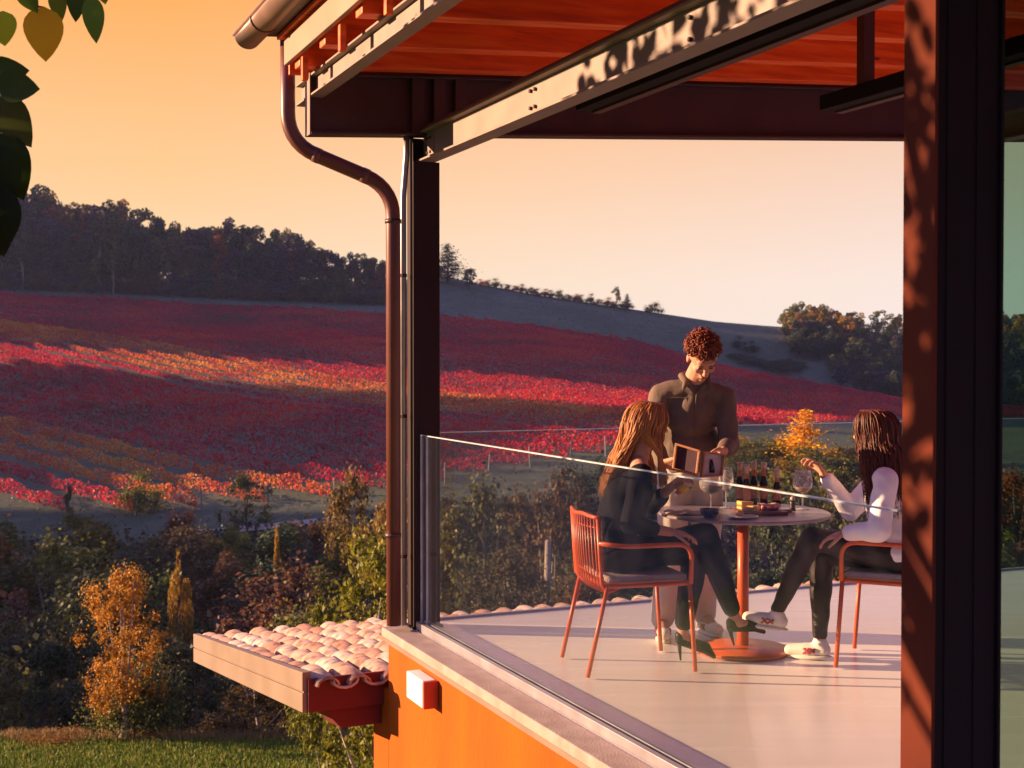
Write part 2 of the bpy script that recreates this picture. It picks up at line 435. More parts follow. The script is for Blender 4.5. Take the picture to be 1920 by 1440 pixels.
def floor_mat():
    m, N, L, out = new_mat("terrace_floor_resin")
    p = N.new("ShaderNodeBsdfPrincipled"); L.new(p.outputs[0], out.inputs[0])
    t = N.new("ShaderNodeTexCoord")
    n1 = N.new("ShaderNodeTexNoise"); n1.inputs['Scale'].default_value = 1.6; n1.inputs['Detail'].default_value = 7; L.new(t.outputs['Object'], n1.inputs[0])
    mp = N.new("ShaderNodeMapping"); mp.inputs['Rotation'].default_value = (0, 0, -math.atan2(B.y, B.x)); mp.inputs['Scale'].default_value = (0.4, 4, 1); L.new(t.outputs['Object'], mp.inputs[0])
    n2 = N.new("ShaderNodeTexNoise"); n2.inputs['Scale'].default_value = 2.0; n2.inputs['Detail'].default_value = 4; L.new(mp.outputs[0], n2.inputs[0])
    r = ramp(N, [(0.3, (0.82, 0.70, 0.63)), (0.7, (0.92, 0.83, 0.76))]); 
    av = N.new("ShaderNodeMath"); av.operation = 'ADD'; L.new(n1.outputs[0], av.inputs[0]); L.new(n2.outputs[0], av.inputs[1])
    hv = N.new("ShaderNodeMath"); hv.operation = 'MULTIPLY'; hv.inputs[1].default_value = 0.5; L.new(av.outputs[0], hv.inputs[0])
    L.new(hv.outputs[0], r.inputs[0]); L.new(r.outputs[0], p.inputs['Base Color'])
    mr = N.new("ShaderNodeMapRange"); mr.inputs['To Min'].default_value = 0.15; mr.inputs['To Max'].default_value = 0.34
    L.new(n2.outputs[0], mr.inputs['Value']); L.new(mr.outputs[0], p.inputs['Roughness'])
    b = N.new("ShaderNodeBump"); b.inputs['Strength'].default_value = 0.05; L.new(n1.outputs[0], b.inputs['Height']); L.new(b.outputs[0], p.inputs['Normal'])
    return m
M['floor'] = floor_mat()

def tile_mat():
    m, N, L, out = new_mat("terracotta_tiles")
    p = N.new("ShaderNodeBsdfPrincipled"); L.new(p.outputs[0], out.inputs[0]); p.inputs['Roughness'].default_value = 0.8
    g = N.new("ShaderNodeNewGeometry")
    r = ramp(N, [(0.0, (0.36, 0.17, 0.11)), (0.35, (0.46, 0.27, 0.20)), (0.7, (0.52, 0.40, 0.34)), (1.0, (0.38, 0.14, 0.08))])
    L.new(g.outputs['Random Per Island'], r.inputs[0])
    n = N.new("ShaderNodeTexNoise"); n.inputs['Scale'].default_value = 14; n.inputs['Detail'].default_value = 6
    L.new(g.outputs['Position'], n.inputs[0]); rr = ramp(N, [(0.36, (0.30, 0.26, 0.22)), (0.50, (0.85, 0.82, 0.8)), (0.66, (1.1, 1.08, 1.0))]); L.new(n.outputs[0], rr.inputs[0])
    mx = N.new("ShaderNodeMix"); mx.data_type = 'RGBA'; mx.blend_type = 'MULTIPLY'; mx.inputs['Factor'].default_value = 0.8
    L.new(r.outputs[0], mx.inputs[6]); L.new(rr.outputs[0], mx.inputs[7]); L.new(mx.outputs[2], p.inputs['Base Color'])
    return m
M['tile'] = tile_mat()

def ground_mat(name, stops, s1, s2, bump=0.5):
    m, N, L, out = new_mat(name)
    p = N.new("ShaderNodeBsdfPrincipled"); L.new(p.outputs[0], out.inputs[0]); p.inputs['Roughness'].default_value = 0.95; p.inputs['Specular IOR Level'].default_value = 0.1
    g = N.new("ShaderNodeNewGeometry")
    n = N.new("ShaderNodeTexNoise"); n.inputs['Scale'].default_value = s1; n.inputs['Detail'].default_value = 8; n.inputs['Roughness'].default_value = 0.65
    L.new(g.outputs['Position'], n.inputs[0])
    n2 = N.new("ShaderNodeTexNoise"); n2.inputs['Scale'].default_value = s2; n2.inputs['Detail'].default_value = 8; n2.inputs['Roughness'].default_value = 0.7
    L.new(g.outputs['Position'], n2.inputs[0])
    av = N.new("ShaderNodeMath"); av.operation = 'MULTIPLY_ADD'; av.inputs[1].default_value = 0.45; L.new(n2.outputs[0], av.inputs[0])
    hf = N.new("ShaderNodeMath"); hf.operation = 'MULTIPLY'; hf.inputs[1].default_value = 0.55; L.new(n.outputs[0], hf.inputs[0]); L.new(hf.outputs[0], av.inputs[2])
    r = ramp(N, stops); L.new(av.outputs[0], r.inputs[0]); L.new(r.outputs[0], p.inputs['Base Color'])
    b = N.new("ShaderNodeBump"); b.inputs['Strength'].default_value = bump; b.inputs['Distance'].default_value = 0.3; L.new(n2.outputs[0], b.inputs['Height']); L.new(b.outputs[0], p.inputs['Normal'])
    return m
M['terrain'] = ground_mat("hill_grass", [(0.32, (0.040, 0.052, 0.030)), (0.5, (0.085, 0.095, 0.058)), (0.68, (0.15, 0.14, 0.10))], 0.03, 0.6)
M['lawn'] = ground_mat("lawn_grass", [(0.3, (0.045, 0.08, 0.010)), (0.55, (0.10, 0.17, 0.018)), (0.75, (0.22, 0.26, 0.03))], 0.4, 6)
M['path'] = ground_mat("dusty_path", [(0.3, (0.28, 0.22, 0.18)), (0.7, (0.42, 0.35, 0.30))], 0.5, 6)
M['grass_blade'] = leaf_mat("grass_blades", [(0.0, (0.08, 0.13, 0.012)), (0.6, (0.18, 0.25, 0.02)), (1.0, (0.36, 0.30, 0.08))], use_obj=False, trans=0.3)
M['dry_blade'] = leaf_mat("dry_grass_blades", [(0.0, (0.20, 0.12, 0.04)), (0.6, (0.36, 0.22, 0.08)), (1.0, (0.15, 0.14, 0.04))], use_obj=False, trans=0.3)
M['under'] = leaf_mat("undergrowth_leaves", [(0.3, (0.030, 0.034, 0.014)), (0.5, (0.055, 0.052, 0.022)), (0.62, (0.085, 0.055, 0.02)), (0.72, (0.12, 0.07, 0.02))], use_obj=False, trans=0.3, pos_noise=0.25)
M['big_leaf'] = leaf_mat("broad_leaves", [(0.0, (0.05, 0.07, 0.015)), (0.5, (0.10, 0.13, 0.02)), (1.0, (0.22, 0.19, 0.02))], use_obj=True, trans=0.45)

# ------------------------------------------------------------------ terrain
Xk = np.array([-400, 0, 400, 720, 1000, 1200, 1400, 1690, 2300.])
YB = np.array([950, 945, 935, 905, 880, 864, 850, 845, 845.])
VB = np.array([975, 970, 958, 925, 872, 842, 800, 786, 780.])
YT = np.array([545, 552, 575, 591, 613, 648, 700, 757, 790.])
Xc = np.array([-400, 0, 500, 720, 830, 900, 1000, 1200, 1340, 1450, 1690, 2300.])
YC = np.array([505, 518, 524, 528, 517, 533, 552, 582, 603, 612, 625, 640.])
SHADE_RIDGE_X = -270.0  # added ridge out of view, shapes the shade on the vineyard
def shade_ridge_h(p):
    """height of the unseen ridge added to shade the hill, notched for sunlit strips"""
    pk = np.array([-60, 0, 12, 20, 24, 27, 32, 40, 96, 100, 103.5, 107, 110, 118, 150, 176, 189, 194, 199, 300, 350, 420])
    hk = np.array([4, 20, 36, 48, 49, 53, 52, 46, 45, 50, 34, 34, 50, 53, 63, 47, 31, 31, 82, 84, 70, 62])
    return np.interp(p, pk, hk)
def terrain(X, Y):
    X = np.asarray(X, float); Y = np.asarray(Y, float)
    Ys = np.maximum(Y, 20)
    x = np.clip(960 + F * X / Ys, -400, 2300)
    z_at = lambda yk, xk, D: EYE - (np.interp(x, xk, yk) - 675) / F * D
    zb = z_at(YB, Xk, 110.0); zt = z_at(YT, Xk, 330.0); zc = z_at(YC, Xc, 380.0)
    K = [(-30, -6 + 0 * zb), (25.5, -6 + 0 * zb), (31, -8.3 + 0 * zb), (45, -14.5 + 0 * zb), (60, -18.5 + 0 * zb), (80, -18 + 0 * zb), (97, zb - 1.8), (110, zb), (330, zt), (380, zc), (460, zc - 14), (1500, zc - 60)]
    z = np.zeros_like(zb)
    z[...] = -6
    for (y0, z0), (y1, z1) in zip(K, K[1:]):
        t = (Y - y0) / (y1 - y0)
        m = (t >= 0) & (t <= 1)
        z = np.where(m, z0 + (z1 - z0) * t, z)
    z = np.where(Y > 1500, zc - 60, z)
    # gentle folds on the hill
    w = np.clip((Y - 115) / 40, 0, 1) * np.clip((325 - Y) / 40, 0, 1)
    z = z + w * (0.9 * np.sin(X * 0.035 + Y * 0.02) + 0.6 * np.sin(X * 0.018 - Y * 0.05 + 1))
    # unseen side ridge added to throw shade on the hill
    p = X * -SUN_H.x * 0 + X * SUN_H.y + Y * -SUN_H.x
    g = np.exp(-((X - SHADE_RIDGE_X) / 26.0) ** 2)
    z = np.where(g > 0.01, np.maximum(z, z * (1 - g) + g * shade_ridge_h(p)), z)
    return z
def tz(x, y): return float(terrain(np.array([x]), np.array([y]))[0])
def TP(px, D):
    """ground point at photo column px, forward distance D"""
    X = (px - 960) / F * D
    return Vector((X, D, tz(X, D)))

def grid_mesh(name, xs, ys, zf, mat):
    X, Y = np.meshgrid(xs, ys); Z = zf(X, Y)
    V = np.stack([X, Y, Z], -1).reshape(-1, 3)
    nx, ny = len(xs), len(ys)
    i = np.arange(nx * ny).reshape(ny, nx)
    Fc = np.stack([i[:-1, :-1], i[:-1, 1:], i[1:, 1:], i[1:, :-1]], -1).reshape(-1, 4)
    me = bpy.data.meshes.new(name)
    me.vertices.add(len(V)); me.vertices.foreach_set("co", V.astype(np.float32).ravel())
    n = len(Fc); me.loops.add(4 * n); me.loops.foreach_set("vertex_index", Fc.astype(np.int32).ravel())
    me.polygons.add(n); me.polygons.foreach_set("loop_start", np.arange(0, 4 * n, 4, dtype=np.int32)); me.polygons.foreach_set("loop_total", np.full(n, 4, np.int32))
    me.polygons.foreach_set("use_smooth", np.ones(n, bool)); me.update(calc_edges=True)
    me.materials.append(mat)
    o = bpy.data.objects.new(name, me); link(o); o["kind"] = "structure"
    return o
xs = np.unique(np.concatenate([np.linspace(-1500, -340, 12), np.arange(-340, -200, 6), np.arange(-200, 200, 4), np.linspace(200, 1500, 14)]))
ys = np.unique(np.concatenate([np.linspace(-200, 10, 8), np.arange(10, 120, 2.5), np.arange(120, 400, 4), np.arange(400, 480, 10), np.linspace(480, 2600, 12)]))
grid_mesh("hill_terrain", xs, ys, terrain, M['terrain'])
grid_mesh("lawn", np.linspace(-45, 45, 20), np.linspace(-25, 25.2, 12), lambda X, Y: terrain(X, Y) + 0.02 + 0 * X, M['lawn'])
grid_mesh("path", np.linspace(-26, -13, 30), np.linspace(98.2, 99.8, 3), lambda X, Y: terrain(X, Y) + 0.12 + 0 * X, M['path'])

# ------------------------------------------------------------------ trees
def crown_points(n, lobes, shell=0.5, fuzzy=False):
    w = np.array([l[1][0] * l[1][1] * l[1][2] for l in lobes]) ** (2 / 3); w /= w.sum()
    k = rng.choice(len(lobes), n, p=w)
    C = np.array([l[0] for l in lobes])[k]; Rr = np.array([l[1] for l in lobes])[k]
    d = rng.normal(size=(n, 3)); d /= np.linalg.norm(d, axis=1, keepdims=True)
    r = rng.uniform(0, 1, n) ** (1 / 3) * shell + (1 - shell) * rng.uniform(0.75, 1.12, n)
    if fuzzy: r = np.abs(rng.normal(0, 0.85, n))
    pts = C + d * Rr * r[:, None]
    return pts, d
def make_crown(name, kind, n, leaf, mat):
    lobes = []
    if kind == 'round':
        for i in range(26):
            a = rng.uniform(0, 6.28); h = rng.uniform(0.20, 0.90); rr = 0.27 * math.sqrt(max(0.05, 1 - ((h - 0.55) / 0.42) ** 2)) * rng.uniform(0.4, 1.2)
            lobes.append(((rr * math.cos(a), rr * math.sin(a), h), (rng.uniform(.05, .12),) * 2 + (rng.uniform(.05, .11),)))
    elif kind == 'tall':
        for i in range(14):
            a = rng.uniform(0, 6.28); h = rng.uniform(0.15, 0.93); rr = 0.12 * math.sqrt(max(0.08, 1 - ((h - 0.5) / 0.5) ** 2)) * rng.uniform(0.3, 1.2)
            lobes.append(((rr * math.cos(a), rr * math.sin(a), h), (rng.uniform(.05, .10),) * 2 + (rng.uniform(.07, .13),)))
    elif kind == 'cone':
        for i in range(22):
            h = 0.12 + 0.82 * i / 22; rr = 0.2 * (1 - h) * rng.uniform(0.3, 1); a = rng.uniform(0, 6.28)
            lobes.append(((rr * math.cos(a), rr * math.sin(a), h), (0.03 + 0.16 * (1 - h),) * 2 + (0.05,)))
    elif kind == 'bush':
        for i in range(12):
            a = rng.uniform(0, 6.28); rr = rng.uniform(0, 0.45); h = rng.uniform(0.15, 0.8) * (1 - rr * 0.7)
            lobes.append(((rr * math.cos(a), rr * math.sin(a), h), (rng.uniform(.12, .24),) * 2 + (rng.uniform(.12, .22),)))
    elif kind == 'wild':
        for i in range(60):
            a = rng.uniform(0, 6.28); h = rng.uniform(0.14, 1.0); rr = 0.33 * math.sqrt(max(0.03, 1 - ((h - 0.42) / 0.58) ** 2)) * rng.uniform(0.15, 1.15)
            lobes.append(((rr * math.cos(a), rr * math.sin(a), h), (rng.uniform(.025, .085),) * 2 + (rng.uniform(.03, .09),)))
    elif kind == 'maple':
        for i in range(85):
            a = rng.uniform(0, 6.28); h = 0.22 + 0.76 * rng.uniform(0, 1) ** 1.1; rr = 0.31 * math.sqrt(max(0.03, 1 - ((h - 0.45) / 0.58) ** 2)) * rng.uniform(0, 1.1) ** 0.7
            lobes.append(((rr * math.cos(a), rr * math.sin(a), h), (rng.uniform(.03, .075),) * 2 + (rng.uniform(.03, .07),)))
    elif kind == 'sparse':
        for i in range(20):
            a = rng.uniform(0, 6.28); h = rng.uniform(0.35, 0.95); rr = 0.2 * rng.uniform(0.2, 1.2) * (1.25 - h)
            lobes.append(((rr * math.cos(a), rr * math.sin(a), h), (rng.uniform(.03, .08),) * 2 + (rng.uniform(.04, .09),)))
    pts, d = crown_points(n, lobes, fuzzy=kind in ('maple', 'wild', 'bush', 'cone'))
    me = quads_mesh(name, leaf_quads(pts, leaf, d * 0.7, 0.2), mat)
    return me, lobes
def make_trunk(name, lobes, r, mat, forks=6):
    mb = MB()
    top = max(l[0][2] for l in lobes)
    pts = [Vector((0.012 * math.sin(i * 1.7), 0.012 * math.cos(i * 2.1) - 0.012, h)) for i, h in enumerate(np.linspace(-0.03, top * 0.85, 7))]
    rs = [r * (1.35 - 0.0) if i == 0 else r * (1 - 0.85 * i / 6) for i in range(7)]
    mb.tube(pts, rs, 8)
    for i in range(min(forks, len(lobes))):
        l = Vector(lobes[i][0]); b0 = pts[1 + i % 4]
        mb.tube([b0, b0.lerp(l, 0.5) + Vector((0, 0, -0.02)), l], [r * 0.5, r * 0.32, r * 0.1], 6)
    o = mb.build(name, mat, smooth=True)
    me = o.data; bpy.data.objects.remove(o)
    return me
TEMPL = {}
def template(key, kind, n, leaf, r=0.018, bark='bark'):
    me, lobes = make_crown("crown", kind, n, leaf, M['foliage'])
    tr = make_trunk("trunk", lobes, r, M[bark])
    TEMPL[key] = (me, tr)
for i in range(3): template(f'round{i}', ['wild', 'round', 'wild'][i], 6500, 0.024)
for i in range(2): template(f'tall{i}', 'tall', 4200, 0.024, 0.014)
template('cone0', 'cone', 4200, 0.026, 0.015)
template('sparse0', 'sparse', 2600, 0.024, 0.016, 'bark_pale')
for i in range(2): template(f'bush{i}', 'bush', 4200, 0.045, 0.02)
for i in range(3): template(f'fine{i}', 'wild', 13000, 0.019, 0.02, 'bark_pale')
template('maple0', 'maple', 17000, 0.016, 0.022, 'bark_pale')
template('finebush', 'bush', 9000, 0.032, 0.02)
for i in range(3): template(f'far{i}', 'round', 2200, 0.046)
for i in range(2): template(f'fart{i}', 'tall', 1500, 0.042, 0.014, 'bark_pale')

def tree(key, loc, h, w, color, name, label, cat, group, rz=None):
    me, tr = TEMPL[key]
    e = bpy.data.objects.new(name, None); e.empty_display_size = 0.5; link(e)
    e.location = loc; e.rotation_euler = (0, 0, random.uniform(0, 6.28) if rz is None else rz); e.scale = (w, w, h)
    tag(e, label, cat, group)
    c = bpy.data.objects.new("crown", me); link(c, e); c.color = (*color, 1)
    t = bpy.data.objects.new("trunk", tr); link(t, e)
    return e

DG = (0.060, 0.080, 0.035); OL = (0.13, 0.125, 0.035); BR = (0.15, 0.085, 0.035); RU = (0.26, 0.085, 0.02); YE = (0.42, 0.24, 0.025); YG = (0.17, 0.17, 0.025); PU = (0.080, 0.055, 0.075); OR = (0.45, 0.16, 0.015); GB = (0.34, 0.19, 0.04)
NM = {DG: "dark green", OL: "olive green", BR: "brown", RU: "rust red", YE: "golden yellow", YG: "yellow-green", PU: "dull purple", OR: "orange", GB: "golden brown"}

# wood along the upper left skyline
prof_x = [-80, -20, 30, 60, 110, 150, 190, 240, 300, 350, 400, 450, 500, 550, 600, 650, 700, 740]
prof_t = [330, 330, 345, 335, 350, 385, 372, 378, 398, 405, 408, 410, 425, 418, 455, 468, 478, 480]
for row, (D, f, lo) in enumerate(((372, 1.0, 0), (360, 0.9, 1), (350, 0.72, 2))):
    px = -70 + row * 9
    if row == 2:
        for bx_px in range(-60, 730, 15):
            g = TP(bx_px, 346 + random.uniform(-2, 2)); tree(random.choice(['bush0', 'bush1']), g, random.uniform(4, 8.5), random.uniform(6, 10), random.choice([DG, PU, BR, OL]), 'woodland_bush', 'dark bush along the foot of the skyline wood', 'shrub', 'bushes along the foot of the skyline wood')
    while px < 730:
        ytop = np.interp(px, prof_x, prof_t)
        g = TP(px, D)
        ztop = P(px, ytop, D).z
        h = (ztop - g.z) * f * random.uniform(0.84, 1.08)
        c = random.choice([DG, DG, OL, PU, BR, BR, RU] if row else [DG, OL, OL, GB, PU, GB])
        k = random.choice(['far0', 'far1', 'far2', 'fart0'])
        tree(k, g, h, h * random.uniform(0.85, 1.1), c, "woodland_tree", f"{NM[c]} tree in the wood on the upper left skyline", "tree", f"{NM[c]} trees of the skyline wood")
        px += random.uniform(18, 30) * (1 if row < 2 else 1.15)
tree('fart1', TP(185, 345), 22, 20, OL, "birch_tree", "olive birch with a pale bare trunk at the front of the skyline wood", "tree", None)
tree('fart0', TP(212, 344), 20, 17, OL, "birch_tree", "slimmer birch with a white trunk just right of the olive birch", "tree", None)
tree('fart0', TP(42, 345), 22, 18, DG, "birch_tree", "dark birch with a grey trunk at the far left of the skyline wood", "tree", None)
tree('cone0', TP(540, 352), 17.5, 34, PU, "cypress_tree", "wide dark purple conifer rising above the skyline wood", "tree", None)
tree('cone0', TP(562, 350), 15.5, 24, PU, "cypress_tree", "narrower dark conifer right beside the wide purple conifer", "tree", None)
tree('far1', TP(300, 366), 20, 12, OR, "woodland_tree", "small bright orange tree among the dark skyline wood", "tree", None)
# conifers and scrub on the ridge
tree('cone0', TP(838, 372), 12.0, 26, (0.035, 0.045, 0.05), "cypress_tree", "tall dark conifer alone on the ridge right of the post", "tree", None)
tree('far2', TP(818, 373), 7.5, 9, (0.035, 0.045, 0.04), "woodland_tree", "dark round tree between the post and the ridge conifer", "tree", None)
tree('far0', TP(880, 370), 6.2, 8, (0.03, 0.045, 0.035), "woodland_tree", "small round dark green tree on the ridge right of the tall conifer", "tree", None)
for i in range(20):
    px = 905 + i * 14.5 + random.uniform(-3, 3)
    c = [(0.42, 0.12, 0.05), (0.30, 0.16, 0.07), (0.22, 0.20, 0.07), (0.38, 0.08, 0.06)][i % 4]
    tree(random.choice(['bush0', 'bush1']), TP(px, 379), random.uniform(2.0, 4.0), random.uniform(3.2, 4.4), c, "ridge_shrub", "reddish brown shrub in the line along the ridge", "shrub", "shrubs along the ridge line")
tree('sparse0', TP(1155, 378), 6.5, 9, OL, "bare_tree", "thin half bare tree at the end of the ridge shrubs", "tree", None)
tree('cone0', TP(1176, 378), 5.0, 7, DG, "cypress_tree", "tiny pointed conifer beside the half bare ridge tree", "tree", None)
tree('bush1', TP(1228, 379), 4.2, 6, OL, "ridge_shrub", "low olive shrub standing alone on the ridge above the man", "shrub", None)
# right hand wood
for i in range(190):
    t = random.random()
    px = random.uniform(1478, 1960)
    D = random.uniform(328, 382)
    if px < 1560 and D < 350: D = 350 + random.random() * 30
    g = TP(px, D)
    top = D > 366
    c = random.choice([YG, YE, GB, YG, YE]) if top else random.choice([DG, DG, PU, DG, OL])
    h = random.uniform(5.5, 8.5)
    tree(random.choice(['far0', 'far1', 'far2']), g, h, h * random.uniform(1.0, 1.35), c, "hillside_tree", f"{NM[c]} tree in the wood on the right slope", "tree", f"{NM[c]} trees of the right hand wood")
for px, h, c in ((1480, 5.5, YE), (1510, 8.5, YG), (1535, 8, YG)):
    tree('far2', TP(px, 379), h, h * 1.2, c, "hillside_tree", {1480: "bright yellow tree at the left end of the right hand wood", 1510: "tall yellow-green tree on top of the right hand wood", 1535: "second yellow-green tree on top of the right hand wood"}[px], "tree", None)
for px, D in ((1382, 352), (1412, 350)):
    tree('bush0', TP(px, D), 4.2, 5, DG, "field_bush", {1382: "small dark bush on the grey slope beside the man's head", 1412: "rounder dark bush on the grey slope left of the wood"}[px], "shrub", None)
for i in range(14):
    g = TP(1380 + i * 9, 340 + random.uniform(-4, 6))
    tree('bush1', g, random.uniform(1.6, 3), random.uniform(4, 6), DG, "field_bush", "low dark scrub at the upper edge of the vines on the right", "shrub", "scrub at the upper edge of the vines")

# gully trees below the vineyard
def in_view(px): return -60 < px < 1950
cnt = 0
for D0, step, hmin, hmax in ((88, 2.9, 6.5, 9.6), (80, 3.4, 7, 10.5), (71, 3.4, 7, 11), (62, 3.2, 7, 10.5), (54, 3.2, 6, 9.5), (46, 2.8, 5, 8), (39, 2.4, 3.5, 6), (34, 2.0, 2.6, 4.6)):
    X = -0.43 * D0
    while X < 0.42 * D0:
        D = D0 + random.uniform(-3, 3) * (D0 / 70)
        px = 960 + F * X / D
        if px > 760 and px < 1700 or px <= 760 or px > 1860:
            c = random.choice([DG, DG, OL, BR, OL, DG, RU, OL, BR, YG, YG, OL])
            h = random.uniform(hmin, hmax)
            k = random.choice(['round0', 'round1', 'round2', 'tall0', 'tall1', 'round0', 'sparse0'])
            lim = P(px, random.uniform(868, 915) if px > 1000 else random.uniform(905, 960) if px > 760 else random.uniform(958, 1000), D).z - tz(X, D)
            h = min(h, lim)
            if h < 1.2: X += 1.5; continue
            w = h * (random.uniform(1.0, 1.35) if 'round' in k else random.uniform(1.2, 1.8))
            if D0 <= 46: k = random.choice(['bush0', 'bush1', 'round1', 'round2']); w = h * random.uniform(0.8, 1.2)
            kind = "bush" if 'bush' in k else "tree"
            tree(k, (X, D, tz(X, D) - 0.1), h, w, tuple(v * random.uniform(0.75, 1.15) for v in c), "gully_" + kind, f"{NM[c]} {kind} {'beyond the terrace glass' if px > 760 else 'left of the downpipe'}, {'close behind the lawn' if D0 < 45 else 'halfway across the gully' if D0 < 70 else 'on the far side under the track'}", kind if kind == "tree" else "shrub", f"{NM[c]} {kind if kind == 'tree' else 'bushe'}s in the gully")
        X += step * random.uniform(0.75, 1.3)
# particular trees
def named(key, px, D, ytop, wpx, color, name, label, cat="tree", sink=0):
    g = TP(px, D); h = (P(px, ytop, D).z - g.z); w = wpx / F * D / 0.62
    return tree(key, g, h, w, color, name, label, cat, None)
named('maple0', 225, 25.2, 1068, 165, (0.50, 0.235, 0.025), "maple_tree", "orange leaved tree with a pale trunk at the edge of the lawn")
named('round1', 340, 60, 1030, 60, YE, "gully_tree", "small golden tree top among the dark gully trees")
named('tall1', 520, 76, 975, 36, YE, "poplar_tree", "narrow yellow poplar in the gully below the vineyard track")
named('round2', 460, 97, 895, 95, (0.06, 0.08, 0.03), "round_tree", "round green tree standing at the vineyard track")
named('bush0', 258, 106, 868, 60, YG, "field_bush", "yellow-green bush at the foot of the vine rows", "shrub")
named('tall0', 128, 99, 910, 34, OL, "young_tree", "slender olive young tree left of the track")
named('round0', 660, 80, 900, 130, (0.20, 0.13, 0.03), "oak_tree", "yellow-brown oak just left of the downpipe")
named('round1', 710, 70, 880, 120, (0.24, 0.15, 0.03), "oak_tree", "golden brown oak half hidden by the downpipe")
named('fine1', 712, 19.5, 1005, 300, (0.20, 0.20, 0.02), "lime_tree", "yellow-green tree rising behind the tiled roof")
named('fine2', 610, 20.5, 1135, 120, (0.17, 0.18, 0.02), "young_tree", "smaller yellow-green tree at the left of the tiled roof")
named('sparse0', 580, 24.8, 1215, 120, BR, "young_tree", "thin young tree with a pale leaning trunk under the tiled roof")
named('fine1', 480, 26.5, 1210, 190, (0.13, 0.085, 0.02), "hazel_bush", "brown and green bush left of the tiled roof")
named('finebush', 100, 25.4, 1366, 90, (0.40, 0.20, 0.02), "low_shrub", "low golden shrub on the edge of the lawn", "shrub")
named('fine2', 320, 29, 1215, 170, (0.05, 0.055, 0.025), "grey_bush", "dull grey green bush right of the orange leaved tree", "shrub")
named('cone0', 1512, 106, 762, 150, (0.95, 0.50, 0.02), "yellow_tree", "bright golden tree behind the glass between the man and the woman")
for i, px in enumerate((1378, 1398, 1420, 1448, 1474)):
    named('bush0', px, 111, [805, 815, 812, 820, 822][i], 34, [YG, YE, YG, OL, YE][i], "low_shrub", ["tallest yellow-green shrub next to the man's sleeve", "golden shrub second from the man's sleeve", "yellow-green shrub above the small bottles", "olive shrub left of the golden tree", "golden shrub at the foot of the golden tree"][i], "shrub")
for i, (px, D, yt, wp, c) in enumerate(((905, 34, 925, 230, OL), (1040, 38, 900, 210, BR), (1150, 30, 980, 240, OL), (960, 24, 1040, 220, (0.12, 0.09, 0.03)), (1330, 34, 985, 260, PU), (1480, 40, 930, 230, DG), (1620, 33, 960, 220, OL), (1080, 21, 1090, 200, BR), (1230, 24, 1070, 240, DG), (1440, 24, 1060, 260, DG))):
    named(['round0', 'fine1', 'fine0', 'fine2'][i % 4], px, D, yt, wp, tuple(v * 0.9 for v in c), "garden_tree", ["olive tree seen through the corner of the glass", "brown tree behind the first woman's chair", "olive tree behind the back of the first chair", "brownish bush nearest the corner of the glass", "purple-brown tree seen under the round table", "dark green tree seen between the table and the second woman", "olive tree behind the second woman's back", "brown bush low behind the front glass", "dark green bush behind the first woman's legs", "dark green bush seen left of the second woman's legs"][i], "tree")
mbt = MB(); t0 = TP(1022, 25); mbt.tube([t0 + Vector((0, 0, -.2)), t0 + Vector((.03, 0, 2)), t0 + Vector((0.06, 0, 4.0))], [0.09, 0.08, 0.06], 9)
e = thing("bare_trunk", "pale bare trunk seen through the front glass", "tree trunk", t0); mbt.build("trunk", M['bark_pale'], e, True)  # only a bare trunk, no crown

for i in range(34):
    px_ = 1345 + i * 11 + random.uniform(-4, 4); c_ = [OL, YG, DG, YE][i % 4]; D_ = random.uniform(99, 109); g_ = TP(px_, D_); h_ = random.uniform(1.3, 2.4)
    tree(random.choice(['bush0', 'bush1']), g_, h_, h_ * 1.7, c_, "low_shrub", f"low {NM[c_]} scrub in the thicket around the golden tree", "shrub", f"{NM[c_]} scrub around the golden tree")
tree('finebush', TP(245, 25.6), 2.0, 2.2, (0.10, 0.12, 0.03), "lower_foliage_bush", "dull green bush added as the lower foliage of the orange leaved tree", "shrub", None)  # bush added in place of the orange tree's darker lower foliage
# undergrowth carpets the gully
n = 90000
D = 26 + (97 - 26) * rng.uniform(0, 1, n) ** 0.8; X = rng.uniform(-0.45, 0.45, n) * D
C = np.stack([X, D, terrain(X, D) + rng.uniform(0, 1, n) ** 2 * 1.3 * np.clip((D - 26) / 8, 0.15, 1)], 1)
o = bpy.data.objects.new("undergrowth", quads_mesh("undergrowth", leaf_quads(C, 0.10 + D * 0.0035, None, 0.3), M['under'])); link(o)
tag(o, "brambles and low leaves covering the gully floor", "undergrowth", None, "stuff")
# grass
n = 26000
D = rng.uniform(22, 25.3, n); X = rng.uniform(-0.43, -0.06, n) * D
base = np.stack([X, D, terrain(X, D) + 0.02], 1); hh = rng.uniform(0.03, 0.09, n)[:, None]; a = rng.uniform(0, 6.28, n)
side = np.stack([np.cos(a), np.sin(a), 0 * a], 1) * 0.012; lean = rng.normal(size=(n, 3)) * 0.02; lean[:, 2] = 0
up = np.array([[0, 0, 1.]])
V = np.stack([base - side, base + side, base + side * .3 + up * hh + lean, base - side * .3 + up * hh + lean], 1)
o = bpy.data.objects.new("lawn_grass", quads_mesh("lawn_grass", V, M['grass_blade'])); link(o); tag(o, "short green grass of the lawn", "grass", None, "stuff")
n = 16000
D = rng.uniform(25.0, 27.0, n); X = rng.uniform(-0.43, 0.1, n) * D
base = np.stack([X, D, terrain(X, D)], 1); hh = rng.uniform(0.05, 0.20, n)[:, None]; a = rng.uniform(0, 6.28, n)
side = np.stack([np.cos(a), np.sin(a), 0 * a], 1) * 0.012; lean = rng.normal(size=(n, 3)) * 0.06; lean[:, 2] = 0
V = np.stack([base - side, base + side, base + side * .2 + up * hh + lean, base - side * .2 + up * hh + lean], 1)
